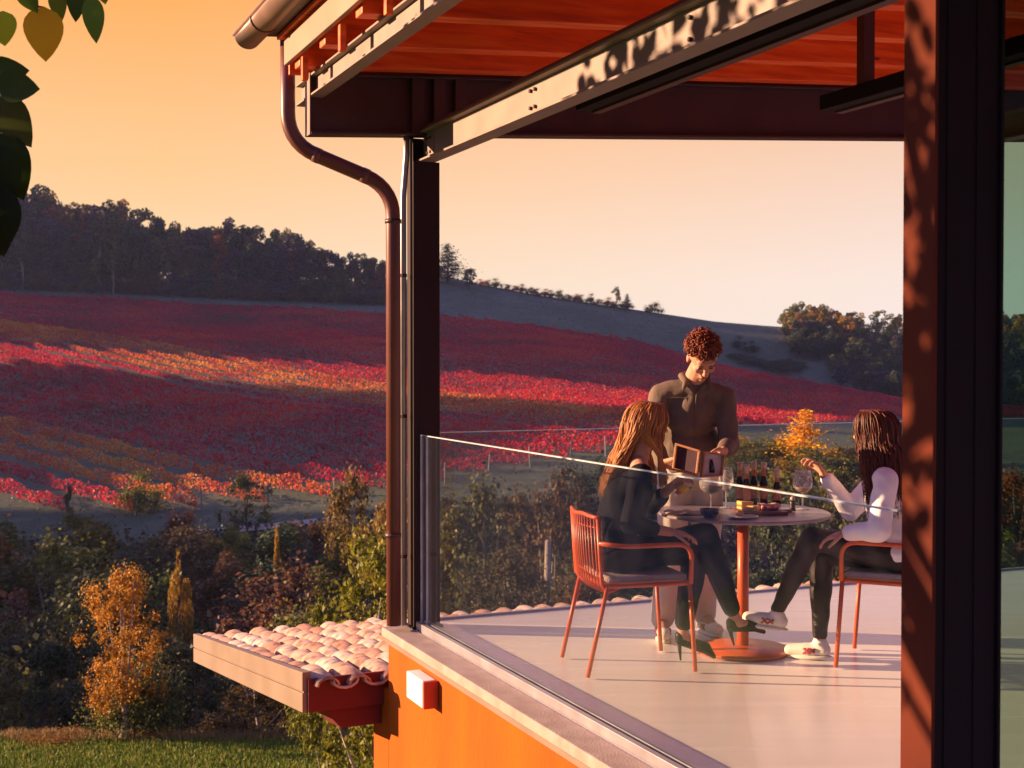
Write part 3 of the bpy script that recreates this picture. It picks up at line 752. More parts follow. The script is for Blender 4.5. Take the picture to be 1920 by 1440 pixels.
o = bpy.data.objects.new("dry_grass", quads_mesh("dry_grass", V, M['dry_blade'])); link(o); tag(o, "tall dry tan grass where the lawn ends", "grass", None, "stuff")
# rough grass on the hillside around the vines
n = 60000
D = rng.uniform(95, 380, n); X = rng.uniform(-0.44, 0.42, n) * D
px = 960 + F * X / D
keep = (D < 112) | (D > 326)
X, D = X[keep], D[keep]
C = np.stack([X, D, terrain(X, D) + 0.15], 1)
M['rough'] = leaf_mat("rough_grass_tufts", [(0.3, (0.085, 0.088, 0.065)), (0.5, (0.11, 0.105, 0.085)), (0.7, (0.14, 0.125, 0.10))], use_obj=False, trans=0.2, pos_noise=0.08)
o = bpy.data.objects.new("hill_grass", quads_mesh("hill_grass", leaf_quads(C - [0, 0, 0.09], 0.10 + D * 0.0007, None, 1.5), M['rough'])); link(o); tag(o, "rough grey-green grass above and below the vines", "grass", None, "stuff")

# ------------------------------------------------------------------ vineyard rows
rd = np.array([1.0, -0.9]); rd /= np.linalg.norm(rd); rn = np.array([0.9, 1.0]); rn /= np.linalg.norm(rn)
corn = np.array([[-0.43 * 110, 110], [0.43 * 110, 110], [-0.43 * 332, 332], [0.43 * 332, 332]])
nmin, nmax = (corn @ rn).min(), (corn @ rn).max()
q = nmin; nrow = 0; row_ends = []
while q < nmax:
    s = np.arange(-330, 260, 0.5)
    pts = q * rn[None, :] + s[:, None] * rd[None, :]
    X, D = pts[:, 0], pts[:, 1]
    px = 960 + F * X / np.maximum(D, 1)
    ytl = 331 - 3 * np.sin(px * 0.02)
    m = (D > 105.5) & (D < ytl) & (px > -50) & (px < 1930) 
    m &= ~((px > 1705) & (px < 1860))
    m &= (675 + F * (EYE - terrain(X, D)) / np.maximum(D, 1)) < np.interp(px, Xk, VB) + 3
    s = s[m]
    if len(s) > 20:
        dens = 20 if q > 98 else 34
        ns = int(len(s) * dens)
        k = rng.integers(0, len(s), ns)
        ss = s[k] + rng.uniform(-0.25, 0.25, ns)
        # gaps and clumps along the row
        keepn = (np.sin(ss * 3.7 + q) * 0.5 + 0.5 + rng.uniform(0, 1, ns)) > 0.35
        ss = ss[keepn]; ns = len(ss)
        off = rng.normal(0, 0.10, ns)
        X = q * rn[0] + ss * rd[0] + off * rn[0]; D = q * rn[1] + ss * rd[1] + off * rn[1]
        vig = 0.88 + 0.20 * np.sin(ss * 0.9 + q * 1.3) * np.sin(ss * 0.23 + q)
        z = terrain(X, D) + 0.30 + rng.uniform(0, 0.78 if q > 98 else 1.35, ns) * vig
        C = np.stack([X, D, z], 1)
        me = quads_mesh("vine_row", leaf_quads(C, 0.17 + D * 0.0006, None, 0), M['vine_gold_lit' if (103 < q < 122 or 58 < q < 70) else 'vine'])
        o = bpy.data.objects.new("vine_row", me); link(o)  # one row of vines made of loose leaf clusters
        tag(o, ("row of golden vines, sunlit strip put into their colour, crossing the middle of the hill" if 103 < q < 122 else "row of golden vines, sunlit strip put into their colour, along the foot of the hill" if 58 < q < 70 else "row of crimson vines on the upper hillside" if q >= 128 else "row of crimson vines on the lower hillside"), "vine row", "rows of vines on the hillside")
        row_ends.append(np.array([q * rn[0] + s[-1] * rd[0], q * rn[1] + s[-1] * rd[1]]))
        nrow += 1
    q += 3.7
pm = MB(); pm.box((0, 0, 0.85), 0.10, 0.10, 2.0); po = pm.build("vine_post", M['post_wood']); pme = po.data; bpy.data.objects.remove(po)
for e_ in row_ends:
    if e_[1] < 118:
        o = bpy.data.objects.new("vine_post", pme); link(o); o.location = (e_[0] + 0.4, e_[1] - 0.5, tz(e_[0], e_[1])); o.rotation_euler = (0, R(random.uniform(-6, 6)), random.random())
        tag(o, "grey wooden end post at the foot of a vine row", "post", "end posts of the vine rows")

# ------------------------------------------------------------------ terrace building
bld = thing("terrace_building", "orange rendered building wall carrying the raised terrace", "building", fp(2, 1, -6))
MB().abox(-0.02, 9, -0.18, 0.2, -6.2, -0.055).abox(-0.3, -0.02, -0.18, 7, -6.2, -0.35).build("wall", M['plaster'], bld, bevel=0.006)
MB().abox(-0.10, 9, -0.195, -0.045, -0.052, 0.0).build("coping", M['coping'], bld, bevel=0.006)
MB().abox(-0.16, 9, -0.195, -0.178, -0.075, -0.05).build("drip_edge", M['fascia'], bld)
fl = MB().abox(-0.22, 9.5, -0.042, 8.5, -0.3, -0.003).build("floor", M['floor'], bevel=0.004); fl["kind"] = "structure"

# small white light box on the wall
lb = thing("wall_light", "white box shaped wall light on the orange wall", "wall light", fp(0.7, -0.25, -0.2))
MB().abox(0.53, 0.775, -0.262, -0.185, -0.245, -0.105).build("diffuser", M['white'], lb, bevel=0.006)
MB().abox(0.778, 0.80, -0.262, -0.182, -0.245, -0.105).build("shaded_side", M['shaded_red'], lb, bevel=0.003)  # side of the white box, its shade put into the red colour

# tiled lean-to roof behind the terrace
lt = thing("tiled_roof", "terracotta tiled lean-to roof with tan metal edge below the terrace", "roof", (-1.149, 7.16, -0.3))
RN = Vector((-1.149, 7.16, -0.235)); RD = Vector((-A.x, -A.y, 0)); RS = -0.134
def rp(along, down, z=0): return RN + B * along + RD * down + Vector((0, 0, RS * down + z))
mb = MB()
mb.hexa([rp(0.02, 0.02, -0.20), rp(8, 0.02, -0.20), rp(8, 3.45, -0.20), rp(0.02, 3.45, -0.20), rp(0.02, 0.02, -0.12), rp(8, 0.02, -0.12), rp(8, 3.45, -0.12), rp(0.02, 3.45, -0.12)])
mb.build("roof_deck", M['redwood'], lt)
bm = bmesh.new()
nt_row = 0
L_t = 0.40
for j in range(10):
    d0 = 3.52 - j * 0.355
    for i in range(39):
        al = 0.10 + i * 0.2
        jit = random.uniform(-0.014, 0.014); lift = random.uniform(0, 0.012)
        for kind in (0, 1):
            a0 = al + (0.1 if kind else 0) + jit
            if kind and i == 38: continue
            ring = []
            for e_, (d_, rr, zz) in enumerate(((d0, 0.085, 0.012), (d0 - L_t, 0.068, 0.0))):
                for s_ in range(7):
                    an = math.pi * s_ / 6
                    if kind == 0: p = rp(a0 + rr * math.cos(an), d_, -0.080 + rr * 0.72 * math.sin(an) + zz + lift + (0.018 if e_ == 0 else 0))
                    else: p = rp(a0 + rr * math.cos(an), d_, -0.040 - rr * 0.65 * math.sin(an) + zz)
                    ring.append(bm.verts.new(p))
            for s_ in range(6):
                bm.faces.new((ring[s_], ring[s_ + 1], ring[s_ + 8], ring[s_ + 7]))
me = bpy.data.meshes.new("tiles"); bm.to_mesh(me); bm.free(); me.materials.append(M['tile'])
me.polygons.foreach_set("use_smooth", [True] * len(me.polygons))
o = bpy.data.objects.new("tiles", me); link(o); place(o, lt)
sm = o.modifiers.new("thick", 'SOLIDIFY'); sm.thickness = 0.012; sm.offset = -1
def slab(a0, a1, d0, d1, z0, z1):
    return [rp(a0, d0, z0), rp(a1, d0, z0), rp(a1, d1, z0), rp(a0, d1, z0), rp(a0, d0, z1), rp(a1, d0, z1), rp(a1, d1, z1), rp(a0, d1, z1)]
MB().hexa(slab(-0.03, 0.018, 0, 3.5, -0.215, -0.105)).hexa(slab(-0.022, 0.018, 0, 3.5, -0.105, -0.095)).hexa(slab(-0.03, 0.018, 0, 3.5, -0.095, 0.012)).build("edge_fascia", M['fascia'], lt, bevel=0.003)
MB().hexa(slab(0.0, 0.45, -0.02, 0.015, -0.215, -0.025)).build("end_board", M['redwood'], lt, bevel=0.003)
mb = MB(); mb.hexa([rp(.12, .02, -.215), rp(.44, .02, -.215), rp(.44, .3, -.215), rp(.12, .3, -.215), rp(.2, .02, -.33), rp(.44, .02, -.33), rp(.44, .3, -.33), rp(.2, .3, -.33)][4:] + [rp(.1, .02, -.217), rp(.44, .02, -.217), rp(.44, .3, -.217), rp(.1, .3, -.217)])
mb.build("bracket", M['redwood'], lt, bevel=0.004)
MB().hexa(slab(0.05, 8, 3.46, 3.50, -0.2, -0.03)).build("eave_board", M['fascia'], lt)

# ------------------------------------------------------------------ canopy
cn = thing("terrace_canopy", "steel framed canopy with orange timber ceiling over the terrace", "canopy", fp(2, 2, 3))
def ibeam(mb, a0, a1, b, z0, h, w=0.09, t=0.012, wt=0.01):
    mb.abox(a0, a1, b - w / 2, b + w / 2, z0, z0 + t)
    mb.abox(a0, a1, b - w / 2, b + w / 2, z0 + h - t, z0 + h)
    mb.abox(a0, a1, b - wt / 2, b + wt / 2, z0 + t, z0 + h - t)
# far beam, rising to the right
mb = MB()
b0, b1 = -0.64, 6.0
mb.abox(-0.055, 0.055, b0, b1, 2.80, 2.815, SL).abox(-0.055, 0.055, b0, b1, 3.12, 3.135, SL).abox(-0.006, 0.006, b0, b1, 2.815, 3.12, SL)
fb = mb.build("far_beam", M['steel_dark'], cn, bevel=0.002)
for bb in (-0.055, 0.075, 0.205):
    MB().abox(0.007, 0.05, bb, bb + 0.07, 2.816, 3.119, SL).build("stiffener", M['steel_dark'], fb, bevel=0.002)
MB().abox(-0.05, 0.05, b0 - 0.006, b0 - 0.001, 2.80, 3.135, SL).build("end_plate", M['steel_tan'], fb)
# purlins
mb = MB(); ibeam(mb, -0.02, 8, 0.04, 2.655, 0.17, 0.10); mb.build("purlin", M['steel_tan'], cn, bevel=0.002)
mb = MB(); mb.abox(-0.02, 8, 0.0, 0.018, 2.828, 2.845); mb.build("light_strip", M['pipe'], cn)
mb = MB(); ibeam(mb, -0.28, 8, -0.60, 2.97, 0.12, 0.08); mb.build("purlin", M['steel_tan'], cn, bevel=0.002)
mb = MB(); ibeam(mb, -0.02, 8, 3.6, 2.90, 0.17, 0.10); mb.build("purlin", M['steel_tan'], cn, bevel=0.002)
for q_ in range(5):
    for zz in (2.70, 2.78):
        c_ = fp(0.06 + (q_ % 2) * 0.05 + (q_ // 2) * 1.4, 0.034, zz)
        MB().tube([c_, c_ - B * 0.012], 0.009, 6).build("bolt", M['steel_dark'], cn)
MB().abox(0.02, 0.16, 0.0295, 0.0345, 2.672, 2.81).build("splice_plate", M['steel_tan'], cn)
# joists and ceiling boards
for k, a in enumerate(np.arange(-0.02, 8, 0.62)):
    if k == 0: a = 0.10
    MB().abox(a, a + 0.10, -0.74, 6.0, 3.137, 3.326, SL).build("joist", M['wood'], cn, bevel=0.004)
mb = MB()
mb.abox(-0.045, -0.02, -0.74, 6.0, 3.136, 3.328, SL)
for a in np.arange(-0.06, 8, 0.14):
    mb.abox(a, a + 0.134, -0.80, 6.0, 3.33, 3.352, SL)
mb.build("ceiling_boards", M['wood'], cn, bevel=0.003)
MB().abox(0.0, 8, -0.775, -0.75, 3.13, 3.265).build("fascia", M['fascia'], cn, bevel=0.003)
for a in (0.25, 0.95, 1.65, 2.35):
    MB().abox(a, a + 0.035, -0.745, -0.715, 3.0, 3.13, 0).build("hanger", M['wood'], cn)
MB().abox(-0.10, 8.1, -0.86, 6.1, 3.356, 3.42, SL).build("roof_sheet", M['steel_dark'], cn)
# dark heaters under the ceiling
for (a0_, bb, lab) in ((1.50, 0.29, "long black bar heater beside the main beam under the ceiling"), (1.96, 1.336, "short black bar heater hanging near the right pillar")):
    h = thing("bar_heater", lab, "heater", fp(a0_, bb, 2.76), 0, None)
    MB().abox(a0_, a0_ + 3.2, bb - 0.045, bb + 0.03, 2.70, 2.77).build("casing", M['steel_black'], h, bevel=0.004)
    MB().abox(a0_ + 0.02, a0_ + 3.2, bb + 0.032, bb + 0.075, 2.69, 2.705).build("shield", M['steel_dark'], h)
    for q_ in ((2.6,) if bb < 1 else (0.25, 2.6)):
        MB().abox(a0_ + q_, a0_ + q_ + 0.05, bb - 0.03, bb + 0.03, 2.772, 3.12 + SL * bb).build("hanger", M['steel_dark'], h)
# gutter
g = thing("gutter", "half round brown metal gutter along the canopy eave", "gutter", fp(2, -1.06, 3.3))
bm = bmesh.new(); rings = []
gr = 0.075
for a in (-0.38, 0.3, 1.5, 3, 8):
    ring = []
    for k in range(13):
        an = math.pi + math.pi * k / 12
        ring.append(bm.verts.new(fp(a, -0.89 + gr * math.cos(an), 3.365 + gr * math.sin(an))))
    rings.append(ring)
for r1, r2 in zip(rings, rings[1:]):
    for k in range(12): bm.faces.new((r1[k], r1[k + 1], r2[k + 1], r2[k]))
bm.faces.new(rings[0])
me = bpy.data.meshes.new("trough"); bm.to_mesh(me); bm.free(); me.materials.append(M['gutter']); me.polygons.foreach_set("use_smooth", [True] * len(me.polygons))
o = bpy.data.objects.new("trough", me); link(o); place(o, g); s_ = o.modifiers.new("t", 'SOLIDIFY'); s_.thickness = 0.004
MB().tube([fp(-0.40, -0.89 - gr, 3.37), fp(8, -0.89 - gr, 3.37)], 0.010).build("rim_bead", M['gutter'], g, True)
for a in (0.05, 1.0, 2.0):
    pth = [fp(a, -0.89 + (gr + .004) * math.cos(math.pi + math.pi * k / 10), 3.365 + (gr + .004) * math.sin(math.pi + math.pi * k / 10)) for k in range(11)]
    MB().tube(pth, 0.006, 6).build("strap", M['pipe'], g, True)
# downpipe
dp = thing("downpipe", "brown downpipe bending from the gutter to the corner post", "downpipe", P(737, 1165, 7.22))
def bend(pts, r=0.16, n=7):
    out = [pts[0]]
    for a_, b_, c_ in zip(pts, pts[1:], pts[2:]):
        d1 = (a_ - b_); d2 = (c_ - b_); rr = min(r, d1.length * 0.45, d2.length * 0.45)
        s1 = b_ + d1.normalized() * rr; s2 = b_ + d2.normalized() * rr
        for k in range(n + 1):
            t = k / n; out.append(s1 * (1 - t) ** 2 + b_ * 2 * t * (1 - t) + s2 * t * t)
    out.append(pts[-1]); return out
p0, p1, p2, p3, p4 = P(539, 40, 7.10), P(541, 268, 7.10), P(737, 352, 7.22), P(737, 700, 7.22), P(736, 1172, 7.22)
p1 = Vector((p0.x, p0.y, p1.z)); p3.x = p2.x; p4.x = p2.x; p3.y = p4.y = p2.y
MB().tube(bend([p0, p1, p2, p4], 0.17), 0.041, 18).build("pipe", M['pipe'], dp, True)
for yy in (415, 1003):
    c = P(737, yy, 7.22)
    MB().tube([c + Vector((0, 0, -0.012)), c + Vector((0, 0, 0.012))], 0.046, 18).build("clip", M['steel_dark'], dp, True)
for q1, q2 in ((0.10, p1), (0.5, None)):
    pass
for c, dr in ((p1 + (p2 - p1).normalized() * 0.17, (p2 - p1).normalized()), (p2 - (p2 - p1).normalized() * 0.17, (p2 - p1).normalized())):
    MB().tube([c - dr * 0.02, c + dr * 0.02], 0.0435, 18).build("joint_sleeve", M['pipe'], dp, True)
# grey conduit beside the post
cd = thing("cable_conduit", "thin grey conduit running up the corner post", "conduit", P(758, 1170, 7.3))
c0 = P(757, 1172, 7.29); c1 = Vector((c0.x, c0.y, 2.45)); c2 = c1 + Vector((0.02, 0, 0.25))
MB().tube([c0, c1, c2, c2 + Vector((0, 0, 0.1))], 0.018, 10).build("tube", M['grey_metal'], cd, True)
for z in (0.4, 1.2, 2.0):
    MB().tube([Vector((c0.x, c0.y, z)), Vector((c0.x, c0.y, z + 0.02))], 0.022, 10).build("clip", M['steel_dark'], cd)
# corner post
ps = thing("steel_post", "dark steel corner post at the far end of the terrace", "post", fp(0, 0, 0))
mb = MB(); mb.abox(-0.075, -0.066, -0.045, 0.115, -0.05, 2.80).abox(0.022, 0.031, -0.045, 0.115, -0.05, 2.655).abox(-0.066, 0.022, 0.052, 0.058, -0.05, 2.80)
mb.abox(-0.066, 0.022, -0.044, -0.038, -0.05, 2.80)
mb.build("column", M['steel_post'], ps, bevel=0.002)
MB().abox(-0.09, 0.045, -0.055, 0.13, 0.0005, 0.012).build("base_plate", M['steel_black'], ps)
# near pillar
pl = thing("steel_pillar", "thick dark steel pillar at the right with dappled light on its left face", "pillar", fp(4.1, 0.15, 0))
mb = MB()
mb.abox(4.04, 4.165, 0.0, 0.012, -0.05, 3.12)
pc = mb.build("column", M['steel_pillar'], pl, bevel=0.002)
MB().abox(4.04, 4.165, 0.238, 0.25, -0.05, 3.12).abox(4.045, 4.155, 0.0145, 0.236, -0.04, 3.11).build("infill", M['steel_black'], pl, bevel=0.003)
for k in range(2):
    MB().abox(4.156, 4.158, 0.05 + k * 0.105, 0.09 + k * 0.105, -0.04, 3.1).build("rib", M['steel_black'], pl)
MB().abox(4.0, 4.2, -0.03, 0.28, -0.002, 0.012).build("base_plate", M['steel_black'], pl)
# green glass door beside the pillar
gd = thing("glass_door", "green tinted glass door right of the thick pillar", "glass door", fp(4.1, 1, 0))
MB().abox(4.098, 4.106, 0.28, 1.6, 0.03, 2.95).build("pane", M['green_glass'], gd)
MB().abox(4.085, 4.12, 1.602, 1.66, 0.0, 3.0).abox(4.085, 4.12, 0.26, 1.60, 0.0, 0.028).build("frame", M['steel_dark'], gd)

# ------------------------------------------------------------------ glass railings
r1 = thing("glass_railing", "long clear glass railing along the orange wall", "railing", fp(2, 0, 0))
MB().abox(0.038, 0.125, -0.006, 0.006, 0.02, 1.10).build("corner_pane", M['glass'], r1)
MB().abox(0.135, 4.03, -0.006, 0.006, 0.02, 1.10).build("long_pane", M['glass'], r1)
MB().abox(0.038, 0.125, -0.006, 0.006, 1.1005, 1.106).abox(0.135, 4.03, -0.006, 0.006, 1.1005, 1.106).abox(0.033, 0.0375, -0.006, 0.006, 0.02, 1.106).abox(0.127, 0.133, -0.006, 0.006, 0.02, 1.106).build("polished_edge", M['glass_edge'], r1)
MB().abox(0.048, 4.03, -0.038, -0.010, 0.0, 0.045).abox(0.048, 4.03, 0.010, 0.038, 0.0, 0.045).abox(0.048, 4.03, -0.0095, 0.0095, 0.0, 0.018).build("base_channel", M['grey_metal'], r1, bevel=0.002)
r2 = thing("glass_railing", "far clear glass railing behind the table facing the vineyard", "railing", fp(-0.15, 2.5, 0))
bb0 = 0.06
for k in range(3):
    MB().abox(-0.156, -0.146, bb0 + k * 2.0, bb0 + k * 2.0 + 1.99, 0.0, 1.10).build("pane", M['glass'], r2)
MB().abox(-0.156, -0.146, bb0, bb0 + 6, 1.1005, 1.106).build("polished_edge", M['glass_edge'], r2)
MB().abox(-0.18, -0.157, bb0, bb0 + 6, -0.05, 0.01).build("base_channel", M['grey_metal'], r2)

# ------------------------------------------------------------------ chairs
def chair(loc, rz, label):
    e = thing("armchair", label, "chair", loc, 0, "orange metal armchairs at the table")
    t = 0.0105
    # leg, local x forward, y left
    for sx, sy in ((1, 1), (1, -1), (-1, 1), (-1, -1)):
        if sx > 0: pth = [Vector((0.262, sy * 0.232, 0.006)), Vector((0.232, sy * 0.232, 0.44))]
        else: pth = [Vector((-0.285, sy * 0.215, 0.006)), Vector((-0.185, sy * 0.215, 0.44))]
        MB().tube(pth, t * 1.05, 10).build("leg", M['chair'], None, True).parent = e
    loop = bend([Vector((0.0, 0.232, 0.44)), Vector((0.24, 0.232, 0.44)), Vector((0.24, -0.232, 0.44)), Vector((-0.2, -0.225, 0.44)), Vector((-0.2, 0.225, 0.44)), Vector((0.0, 0.232, 0.44))], 0.05, 5)
    MB().tube(loop, t, 10).build("seat_frame", M['chair'], None, True).parent = e
    for sy in (1, -1):
        pth = bend([Vector((-0.228, sy * 0.212, 0.648)), Vector((-0.12, sy * 0.262, 0.635)), Vector((0.232, sy * 0.262, 0.635)), Vector((0.236, sy * 0.236, 0.44))], 0.08, 6)
        MB().tube(pth, t * 1.1, 10).build("armrest", M['chair'], None, True).parent = e
    # backrest: bent wires from under the seat up to the curved top rail
    def bx(z): return -0.205 - 0.03 * max(0, (z - 0.40) / 0.39) ** 0.9
    mb = MB()
    top = [Vector((bx(0.775) - 0.035 * (1 - (k / 6 - 1) ** 2) + 0.0, 0.215 - 0.43 * k / 12, 0.775 + 0.004 * math.sin(k))) for k in range(13)]
    mb.tube(top, t * 0.95, 8)
    for k in range(15):
        f = k / 14; y = 0.208 - 0.416 * f; q = 1 - (2 * f - 1) ** 2
        pth = [Vector((-0.12, y * 0.9, 0.425)), Vector((-0.185 - 0.02 * q, y * 0.95, 0.405)), Vector((-0.212 - 0.03 * q, y, 0.45)), Vector((-0.222 - 0.035 * q, y, 0.58)), Vector((bx(0.775) - 0.035 * q, y, 0.775))]
        mb.tube(pth, 0.0042 if 0 < k < 14 else t, 6)
    for z in (0.50, 0.72):
        mb.tube([Vector((bx(z) - 0.035 * (1 - (2 * k / 10 - 1) ** 2) + 0.004, 0.208 - 0.416 * k / 10, z)) for k in range(11)], 0.004, 6)
    mb.build("backrest", M['chair'], None, True).parent = e
    mb = MB(); mb.box((0.025, 0, 0.466), 0.41, 0.42, 0.034)
    o = mb.build("cushion", M['cushion'], None, False, 0.014); o.parent = e
    mb = MB()
    for k in range(13): mb.tube([Vector((-0.19, 0.21 - 0.42 * k / 12, 0.438)), Vector((0.235, 0.21 - 0.42 * k / 12, 0.438))], 0.004, 6)
    mb.build("seat_wires", M['chair'], None, True).parent = e
    e.rotation_euler = (0, 0, rz)
    return e
ch1 = chair((0.586, 6.40, 0), math.atan2(0.25, 0.968), "orange wire armchair under the woman in black")
ch2 = ch1.copy(); link(ch2); ch2.location = (1.945, 6.42, 0); ch2.rotation_euler = (0, 0, math.atan2(0.44, -0.90)); ch2["label"] = "orange wire armchair under the woman in the white blouse"
for c in list(ch1.children):
    d = c.copy(); link(d); d.parent = ch2

# ------------------------------------------------------------------ table and what stands on it
TX, TY, TZ = 1.215, 6.71, 0.735
tb = thing("round_table", "round pedestal table with mauve top and orange foot", "table", (TX, TY, 0))
MB().lathe((TX, TY, 0), [(0, 0.717), (0.438, 0.717), (0.449, 0.722), (0.449, 0.731), (0.444, TZ), (0, TZ)], 64).build("tabletop", M['tabletop'], tb, bevel=0.001)
MB().lathe((TX, TY, 0), [(0, 0.03), (0.030, 0.03), (0.030, 0.716), (0, 0.716)], 24).build("column", M['chair'], tb, True)
MB().lathe((TX, TY, 0), [(0, 0.002), (0.243, 0.002), (0.247, 0.008), (0.245, 0.016), (0.08, 0.026), (0.04, 0.034), (0, 0.034)], 64).build("foot_plate", M['chair'], tb, True)
MB().lathe((TX, TY, 0), [(0, 0.70), (0.09, 0.704), (0.09, 0.716), (0, 0.716)], 24).build("top_plate", M['steel_dark'], tb)
def on_table(px, D): 
    return Vector(((px - 960) / F * D, D, TZ + 0.001))
def bottle(px, D, h, capz, label, cap_mat='capsule'):
    c = on_table(px, D); e = thing("small_bottle", label, "bottle", c, 0, "small bottles behind the food")
    r = 0.021
    MB().lathe(c, [(0, 0), (r, 0), (r, h * 0.52), (r * 0.95, h * .57), (r * 0.55, h * 0.66), (0.010, h * 0.72), (0.010, h - 0.03), (0, h - 0.03)], 20).build("body", M['bottle'], e, True)
    MB().lathe(c, [(0.0108, h * capz), (0.0112, h * 0.8), (0.016, h * 0.93), (0.017, h), (0, h + 0.001)], 20).build("stopper", M[cap_mat], e, True)
    MB().lathe(c, [(r + .0008, h * 0.15), (r + .0008, h * 0.45)], 20).build("label", M['label_red'], e, True)
    MB().lathe(c, [(0.0115, h * capz - 0.03), (0.0125, h * capz - 0.002)], 20).build("collar", M['label_red'], e, True)
bottle(1388, 7.02, 0.232, 0.80, "dark small bottle with cream stopper, left end of the bottle group")
bottle(1401, 6.96, 0.225, 0.78, "dark small bottle with cream stopper in the middle of the tight cluster")
bottle(1414, 7.04, 0.234, 0.80, "dark small bottle with cream stopper at the right of the tight cluster")
bottle(1433, 7.00, 0.232, 0.82, "dark small bottle standing alone between the cluster and the thin one")
bottle(1458, 6.98, 0.196, 0.76, "shortest small bottle with a pale stopper, nearest the wine glass")
def wineglass(c, h, rb, wine, wmat, label):
    e = thing("wine_glass", label, "wine glass", c)
    st = h * 0.42
    MB().lathe(c, [(0, 0.0), (0.034, 0.0), (0.034, 0.002), (0.006, 0.006), (0.004, 0.015), (0.0038, st - 0.008), (0.006, st)], 28).build("stem", M['wineglass'], e, True)
    prof = [(0.004, st), (rb * 0.55, st + 0.010), (rb * 0.92, st + 0.032), (rb, st + 0.055), (rb * 0.95, st + 0.085), (rb * 0.80, h)]
    MB().lathe(c, prof, 32).build("bowl", M['wineglass'], e, True)
    MB().tube([c + Vector((rb * 0.80 * math.cos(t), rb * 0.80 * math.sin(t), h)) for t in np.linspace(0, 2 * math.pi, 25)[:-1]], 0.0013, 6, close=True).build("rim", M['porcelain'], e, True)  # white ring, the bright glint of the rim put into its colour
    k = 0.94; zt = st + wine
    pr = [(0, st + 0.002)] + [(r * k, z + 0.001) for r, z in prof[1:] if z < zt - 0.002] + [(np.interp(zt, [z for r, z in prof], [r for r, z in prof]) * k, zt), (0, zt)]
    MB().lathe(c, pr, 32).build("wine", M[wmat], e, True)
wineglass(on_table(1334, 6.62), 0.235, 0.062, 0.045, 'wine_red', "large wine glass with dark red wine in front of the man")
wineglass(on_table(1506, 6.80), 0.205, 0.052, 0.028, 'wine_pink', "wine glass with a little amber wine beside the raised hand")
wineglass(on_table(1362, 6.86), 0.215, 0.040, 0.012, 'wine_pink', "nearly empty wine glass under the open box")
c = on_table(1487, 6.74); e = thing("pepper_mill", "small dark pepper mill left of the amber wine glass", "pepper mill", c)
MB().lathe(c, [(0, 0), (0.017, 0), (0.014, 0.02), (0.013, 0.035), (0.016, 0.052), (0, 0.054)], 18).build("body", M['eye_dark'], e, True)
MB().lathe(c, [(0.008, 0.055), (0.014, 0.062), (0.010, 0.072), (0, 0.075)], 18).build("cap", M['napkin'], e, True)
# board with food
c = on_table(1425, 6.60); e = thing("serving_board", "dark wooden serving board under the cheese and ham", "serving board", c)
mz = Matrix.Rotation(R(12), 3, 'Z')
MB().box(c + Vector((0, 0, 0.010)), 0.24, 0.19, 0.018, mz).build("plank", M['board'], e, bevel=0.004)
MB().box(c + mz @ Vector((0.145, 0.0, 0.010)), 0.06, 0.03, 0.016, mz).build("handle", M['board'], e, bevel=0.004)
tray = c + Vector((0, 0, 0.0200))
def wedge(p, l, w, h, rz, mat, name, label, cat):
    m = Matrix.Rotation(rz, 3, 'Z'); bm = bmesh.new()
    q = [bm.verts.new(p + m @ Vector(v)) for v in ((0, -w / 2, 0), (0, w / 2, 0), (l, 0, 0), (0, -w / 2, h), (0, w / 2, h), (l, 0, h * 0.9))]
    for f in ((0, 1, 2), (3, 5, 4), (0, 2, 5, 3), (2, 1, 4, 5), (1, 0, 3, 4)): bm.faces.new([q[i] for i in f])
    bmesh.ops.recalc_face_normals(bm, faces=bm.faces)
    me = bpy.data.meshes.new(name); bm.to_mesh(me); bm.free(); me.materials.append(mat)
    o = bpy.data.objects.new(name, me); link(o); tag(o, label, cat); b = o.modifiers.new("b", 'BEVEL'); b.width = 0.003
wedge(tray + Vector((-0.10, 0.03, 0)), 0.085, 0.06, 0.042, 0.3, M['cheese'], "cheese_wedge", "tall yellow cheese wedge at the left of the board", "cheese")
wedge(tray + Vector((-0.015, -0.05, 0)), 0.07, 0.05, 0.026, 2.6, M['cheese'], "cheese_wedge", "low cheese wedge in front on the board", "cheese")
wedge(tray + Vector((-0.085, -0.03, 0)), 0.06, 0.05, 0.02, -0.4, M['bread'], "bread_slice", "bread slice at the front left of the board", "bread")
for k, (dx, dy, l) in enumerate(((0.02, 0.04, "folded ham slices at the back of the board"), (0.065, 0.0, "ham roll at the right of the board"), (0.03, -0.015, "ham folds at the centre of the board"))):
    mb = MB()
    for j in range(5):
        mb.ell(tray + Vector((dx + 0.008 * j - 0.016, dy + 0.006 * math.sin(j * 2), 0.014 + 0.004 * (j % 2))), (0.009, 0.026, 0.013), Matrix.Rotation(0.4 * j, 3, 'Z'))
    tag(mb.skin("ham_slices", M['ham'], None, 0.003, 1), l, "ham")
for k, (dx, dy) in enumerate(((0.09, 0.05), (-0.05, 0.075))):
    mb = MB(); mb.ell(tray + Vector((dx, dy, 0.016)), (0.03, 0.02, 0.016)); 
    tag(mb.build("bread_roll", M['bread'], None, True), ["small bread roll at the right back of the board", "small bread roll at the left back of the board"][k], "bread")
c = on_table(1331, 6.45); e = thing("small_bowl", "dark blue small bowl at the left of the table", "bowl", c)
MB().lathe(c, [(0, 0), (0.028, 0.0), (0.045, 0.018), (0.051, 0.042), (0.047, 0.042), (0.040, 0.018), (0, 0.008)], 28).build("dish", M['blue'], e, True)
MB().ell(c + Vector((0, 0, 0.026)), (0.038, 0.038, 0.012)).build("dip", M['bread'], e, True)
c = on_table(1392, 6.42); e = thing("side_plate", "white side plate at the near edge of the table", "plate", c)
